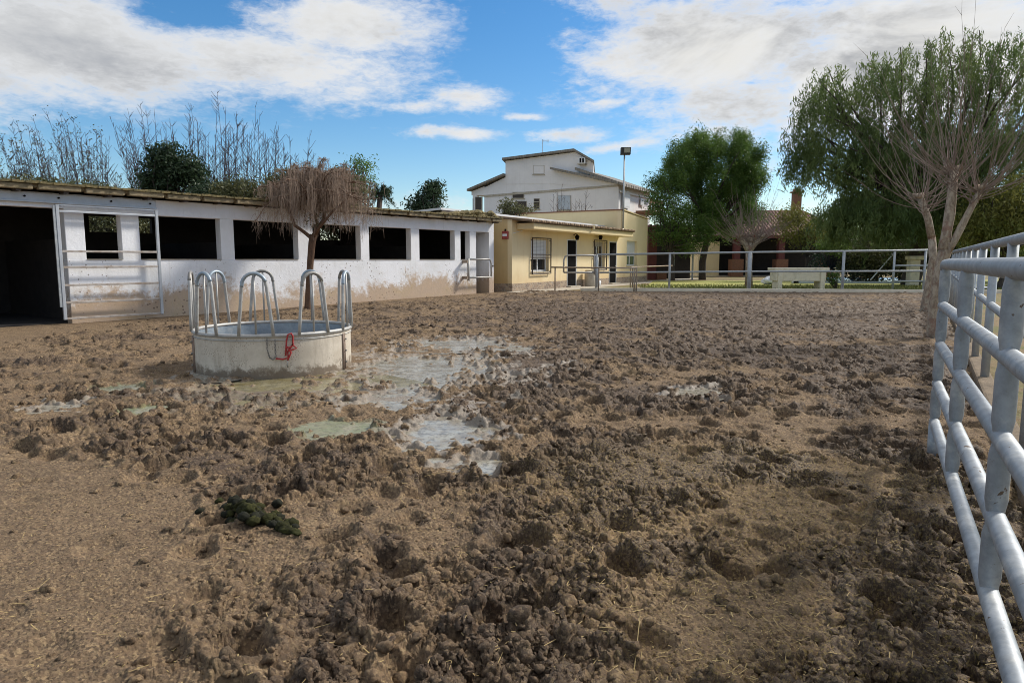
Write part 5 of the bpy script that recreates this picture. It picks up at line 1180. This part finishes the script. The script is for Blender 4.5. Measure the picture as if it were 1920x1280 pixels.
def pepper():
    rg = np.random.default_rng(77); rr = random.Random(77); Y = 36; root = empty("pepper_tree", (at(1730, 487, Y).x, Y + 1, .1), "large weeping green pepper tree filling the right side behind the fence", "tree")
    lobes = [E(1560, 230, Y, 80, 110, 1.0), E(1640, 190, Y, 100, 95, 1.1), E(1750, 165, Y, 120, 105, 1.3), E(1860, 170, Y, 110, 110, 1.3), E(1590, 300, Y, 95, 100, 1.4), E(1700, 320, Y, 130, 110, 2.0), E(1830, 310, Y, 140, 120, 2.0), E(1520, 300, Y, 50, 60, .45), E(1950, 250, Y, 100, 160, 1.0), E(1650, 400, Y, 120, 60, 1.1), E(1800, 410, Y, 140, 60, 1.2), E(1625, 400, Y, 60, 60, .8)]
    allp = []; heads = []
    for (c, rx, ry, rz, w) in lobes:
        k = int(120 * w * (1.9 if c[2] < 6.5 else .95)); d = rg.normal(0, 1, (k, 3)); d[:, 2] = np.abs(d[:, 2]) * .9 - .25; d /= np.linalg.norm(d, axis=1)[:, None]; q = np.array(c) + d * ((.45 + .55 * rg.random(k)) ** .6)[:, None] * np.array([rx, ry, rz])
        heads.append(q)
        for p in q:
            L_ = rg.uniform(.5, 1.9); m = int(40 * L_); f = rg.random(m); dr = rg.normal(0, .25, 2)
            s = p + np.stack([dr[0] * f + rg.normal(0, .10, m), dr[1] * f + rg.normal(0, .10, m), -f * L_ + rg.normal(0, .05, m)], -1); allp.append(s)
    pts = np.concatenate(allp); pts = pts[pts[:, 2] > .7]
    leaf_cloud("crown", root, L["pepper"], pts, .27, .048, rg, .9, 2.2)
    t = MB(); bs = Vector(root.location); fk = at(1735, 400, Y + 1); limb(t, bs - Vector((0, 0, .2)), fk, .5, .4, 10, .03, rr); t.build("trunk", M["bark_dark"], root, True)
    br = MB(); hs = np.concatenate(heads)
    for q in hs[rg.permutation(len(hs))[:110]]: limb(br, fk + Vector((0, 0, rr.uniform(-.6, .8))), q, .13, .02, 6, .12, rr, 6)
    br.build("branches", M["bark_dark"], root, True)
pepper()
def right_green():
    X = lambda px, Y: at(px, 487, Y).x
    Y = 47
    rq = random.Random(17); spk = []
    for (px, py) in ((1268, 262), (1298, 250), (1335, 256), (1372, 262), (1396, 252), (1420, 280), (1256, 298), (1292, 296), (1328, 300), (1368, 305), (1405, 312), (1428, 318), (1248, 335), (1284, 343), (1325, 348), (1372, 346), (1412, 352), (1296, 385), (1342, 388), (1388, 384), (1424, 392), (1326, 424), (1374, 420)):
        sc = rq.uniform(.8, 1.15); spk.append(E(1335 + (px - 1335) * .86 + rq.uniform(-6, 6), py + 26 - (py - 250) * .12 + rq.uniform(-5, 5), Y + rq.uniform(-2.6, 2.6), 22 * sc, 18 * sc, .16))
        for q in range(3): spk.append(E(1335 + (px - 1335) * .86 + rq.uniform(-20, 20), py + 26 - (py - 250) * .12 - 14 * rq.random() - 4, Y + rq.uniform(-2.6, 2.6), 5, 16, .05))
    leafy_tree("pine_tree", "broad bright green pine tree left of the red roofed house", "pine", (X(1318, Y), Y, .1), spk, L["pine"], M["bark_dark"], 200, 70, .42, .2, .045, 101, 0, None, .26, 1.0, .25, 1.4)
    leafy_tree("conifer", "ragged darker conifer against the right corner of the white house", "conifer", (X(1262, 45), 45, .1), [E(1235, 355, 45, 18, 34, .5), E(1258, 400, 45, 38, 34, 1), E(1290, 440, 45, 48, 30, 1), E(1250, 440, 45, 26, 22, .4)], L["pine"], M["bark_dark"], 60, 70, .7, .24, .045, 102, 0, None, .2, 1.2)
    leafy_tree("yellow_shrub", "yellow green shrub hanging before the red roof's right end", "shrub", (X(1515, 44), 44, .1), [E(1500, 425, 44, 45, 26, 1), E(1525, 445, 44, 42, 24, 1), E(1480, 405, 44, 22, 18, .4)], L["yellow"], M["bark_dark"], 60, 40, .6, .15, .07, 103, .4, None, .08)
    specs = [(1600, 465, 45, 75, 40, "dark", "dense dark shrub in the hedge right of the red house's porch"), (1690, 455, 44, 80, 45, "dark", "dense dark shrub in the hedge behind the leaning pole"), (1790, 450, 43, 85, 48, "dark", "dense dark shrub in the hedge behind the pollarded trunks"), (1890, 440, 42, 85, 55, "pepper", "green shrub in the hedge at the right picture edge"), (1640, 480, 42, 60, 26, "olive", "low olive shrub in front of the dark hedge by the pool")]
    for i, (px, py, Y, rx, ry, mt, lab) in enumerate(specs):
        leafy_tree("hedge_shrub", lab, "shrub", (X(px, Y), Y, .1), [E(px, py, Y, rx, ry, 1.2), E(px, py + 22, Y, rx, 28, .8)], L[mt], M["bark_dark"], 90, 60, .8, .2, .08, 110 + i, .3, "hedge shrubs behind the pool", .1)
    leafy_tree("bright_bush", "bright lime green bush glowing beside the porch's right end", "bush", (X(1562, 46), 46, .1), [E(1560, 460, 41, 26, 14, 1), E(1575, 466, 41, 18, 12, .4)], L["bright"], M["bark_dark"], 40, 40, .4, .14, .07, 121, 0, None, .06)
    leafy_tree("yellow_tree", "yellowish leafed tree at the far right below the pepper tree", "tree", (X(1880, 32), 32, .1), [E(1885, 390, 32, 70, 50, 1.2), E(1850, 430, 32, 60, 30, .8), E(1950, 400, 32, 70, 60, .6)], L["yellow"], M["bark_dark"], 90, 60, .7, .2, .06, 122, .7, None, .16, 1.6)
    # flower plants at the trough's right end
    leafy_tree("flower_plant", "small leafy plant at the right end of the stone trough", "plant", (at(1563, 487, 31.5).x, 31.5, .15), [E(1562, 522, 31.5, 12, 16, 1)], L["pine"], M["bark_dark"], 26, 24, .18, .08, .04, 124, 0, None, .02)
right_green()

# ------------------------------------------------------------------ sky, sun
SUN_AZ, SUN_EL = math.radians(62), math.radians(38)      # to the right and ahead
W = bpy.data.worlds.new("World"); S.world = W; W.use_nodes = True; nt = W.node_tree; nt.nodes.clear(); g = N(nt)
out = nt.nodes.new("ShaderNodeOutputWorld"); bg = nt.nodes.new("ShaderNodeBackground"); nt.links.new(bg.outputs[0], out.inputs[0]); bg.inputs[1].default_value = .1
sky = nt.nodes.new("ShaderNodeTexSky"); sky.sky_type = "NISHITA"; sky.sun_disc = False; sky.sun_elevation = SUN_EL; sky.sun_rotation = SUN_AZ; sky.air_density = 1.0; sky.dust_density = .3; sky.ozone_density = 2.5
hs = nt.nodes.new("ShaderNodeHueSaturation"); hs.inputs["Saturation"].default_value = 1.34; hs.inputs["Value"].default_value = 1.08; nt.links.new(sky.outputs[0], hs.inputs["Color"])
tc = nt.nodes.new("ShaderNodeTexCoord").outputs["Generated"]; d = g.sep(tc)
az = g.math("ARCTAN2", d[0], d[1]); el = g.math("ARCSINE", d[2])
v = g.scale(tc, (1, 1, 2.2))
w1 = g.noise(v, 3.0, 7, .6, .3); w2 = g.noise(v, 9, 8, .62, .2); w3 = g.noise(g.scale(tc, (1, 1, 3)), 30, 6, .65); w4 = g.noise(g.scale(tc, (1, 1, 2.4)), 62, 4, .6, .6)
def wob(n, a): return g.math("MULTIPLY", g.math("SUBTRACT", n, .5), a)
azw = g.math("ADD", az, wob(w2, .10)); elw = g.math("ADD", el, wob(w1, .06))
def ang_of(px, py):
    r = ray(px, py).normalized(); return math.atan2(r.x, r.y), math.asin(r.z)
CL = [(120, 75, 380, 135, 1.2), (480, 120, 330, 75, 1.0), (650, 40, 220, 75, 1.0), (560, 175, 220, 25, .55), (-250, 90, 400, 120, 1.2), (420, -120, 600, 110, .9), (60, 170, 260, 45, .8),
      (1350, 90, 290, 100, 1.2), (1700, 120, 420, 170, 1.3), (1380, 200, 190, 55, 1.0), (1330, 250, 170, 40, .75), (1150, 20, 120, 40, .8), (1600, -120, 800, 130, 1.2), (1075, 75, 70, 26, .6), (2300, 100, 500, 250, 1.2),
      (880, 175, 90, 32, .95), (790, 195, 95, 16, .7), (860, 247, 95, 15, .9), (1060, 247, 95, 17, .9), (985, 211, 62, 10, .75), (1180, 272, 90, 16, .75), (1145, 188, 55, 12, .7), (1210, 195, 40, 14, .6), (1300, 185, 60, 20, .6),
      (700, 240, 50, 8, .3), (300, 375, 900, 26, .45), (1100, 390, 700, 18, .4), (530, 245, 60, 14, .25), (1480, 260, 60, 90, .6)]
acc = None
for (px, py, hw, hh, amt) in CL:
    a0, e0 = ang_of(px, py); a1, _ = ang_of(px + hw, py); _, e1 = ang_of(px, py - hh); ra, re = a1 - a0, e1 - e0
    u_ = g.math("DIVIDE", g.math("SUBTRACT", azw, a0), ra); v_ = g.math("DIVIDE", g.math("SUBTRACT", elw, e0), re)
    q = g.math("ADD", g.math("MULTIPLY", u_, u_), g.math("MULTIPLY", v_, v_)); e = g.math("MULTIPLY", g.math("POWER", 2.718, g.math("MULTIPLY", q, -.9)), amt)
    acc = e if acc is None else g.math("MAXIMUM", acc, e)
# hole of blue in the left bank
for (px, py, hw, hh, amt) in ((345, 28, 85, 40, .8), (960, 60, 75, 110, .5)):
    a0, e0 = ang_of(px, py); a1, _ = ang_of(px + hw, py); _, e1 = ang_of(px, py - hh)
    u_ = g.math("DIVIDE", g.math("SUBTRACT", azw, a0), a1 - a0); v_ = g.math("DIVIDE", g.math("SUBTRACT", elw, e0), e1 - e0)
    q = g.math("ADD", g.math("MULTIPLY", u_, u_), g.math("MULTIPLY", v_, v_)); acc = g.math("SUBTRACT", acc, g.math("MULTIPLY", g.math("POWER", 2.718, g.math("MULTIPLY", q, -1)), amt))
# rest of the dome: broken cloud
rest = g.math("MULTIPLY", g.ramp(w1, .38, .62), g.ramp(g.math("ABSOLUTE", az), .85, 1.2)); high = g.math("MULTIPLY", g.ramp(el, .50, .7), .8)
acc = g.math("MAXIMUM", acc, g.math("MAXIMUM", rest, high))
den = g.math("ADD", acc, g.math("ADD", wob(w2, .95), g.math("ADD", wob(w3, .6), wob(w4, .5))))
cov = g.ramp(den, .20, .92); thick = g.ramp(den, .5, 1.35)
br = g.noise(v, 5, 7, .6, .5)
cc = g.mix(thick, (6.3, 6.5, 6.8), (6.3, 6.25, 6.05)); cc = g.mix(g.math("MULTIPLY", g.ramp(br, .42, .66), thick), cc, (3.1, 3.2, 3.4))
lowb = g.math("MULTIPLY", g.ramp(g.math("SUBTRACT", 0.0, az), .05, .6), .6); cc = g.mix(g.math("MULTIPLY", lowb, thick), cc, (3.5, 3.7, 4.05))
col = g.mix(cov, hs.outputs[0], cc); nt.links.new(col, bg.inputs[0])
sl = bpy.data.lights.new("sun", "SUN"); sl.energy = 3.3; sl.angle = math.radians(7); sl.color = (1, .95, .87)
so = bpy.data.objects.new("sun", sl); COL.objects.link(so)
dv = Vector((math.sin(SUN_AZ) * math.cos(SUN_EL), math.cos(SUN_AZ) * math.cos(SUN_EL), math.sin(SUN_EL))); so.rotation_euler = dv.to_track_quat("Z", "Y").to_euler(); so.location = (20, 10, 30)
S.view_settings.view_transform = "Standard"; S.view_settings.look = "None"; S.view_settings.exposure = .38; S.view_settings.gamma = 1
S.render.engine = "CYCLES"; S.cycles.max_bounces = 6; S.cycles.transparent_max_bounces = 4; S.cycles.use_denoising = True; S.cycles.pixel_filter_type = 'BLACKMAN_HARRIS'; S.cycles.filter_width = .95
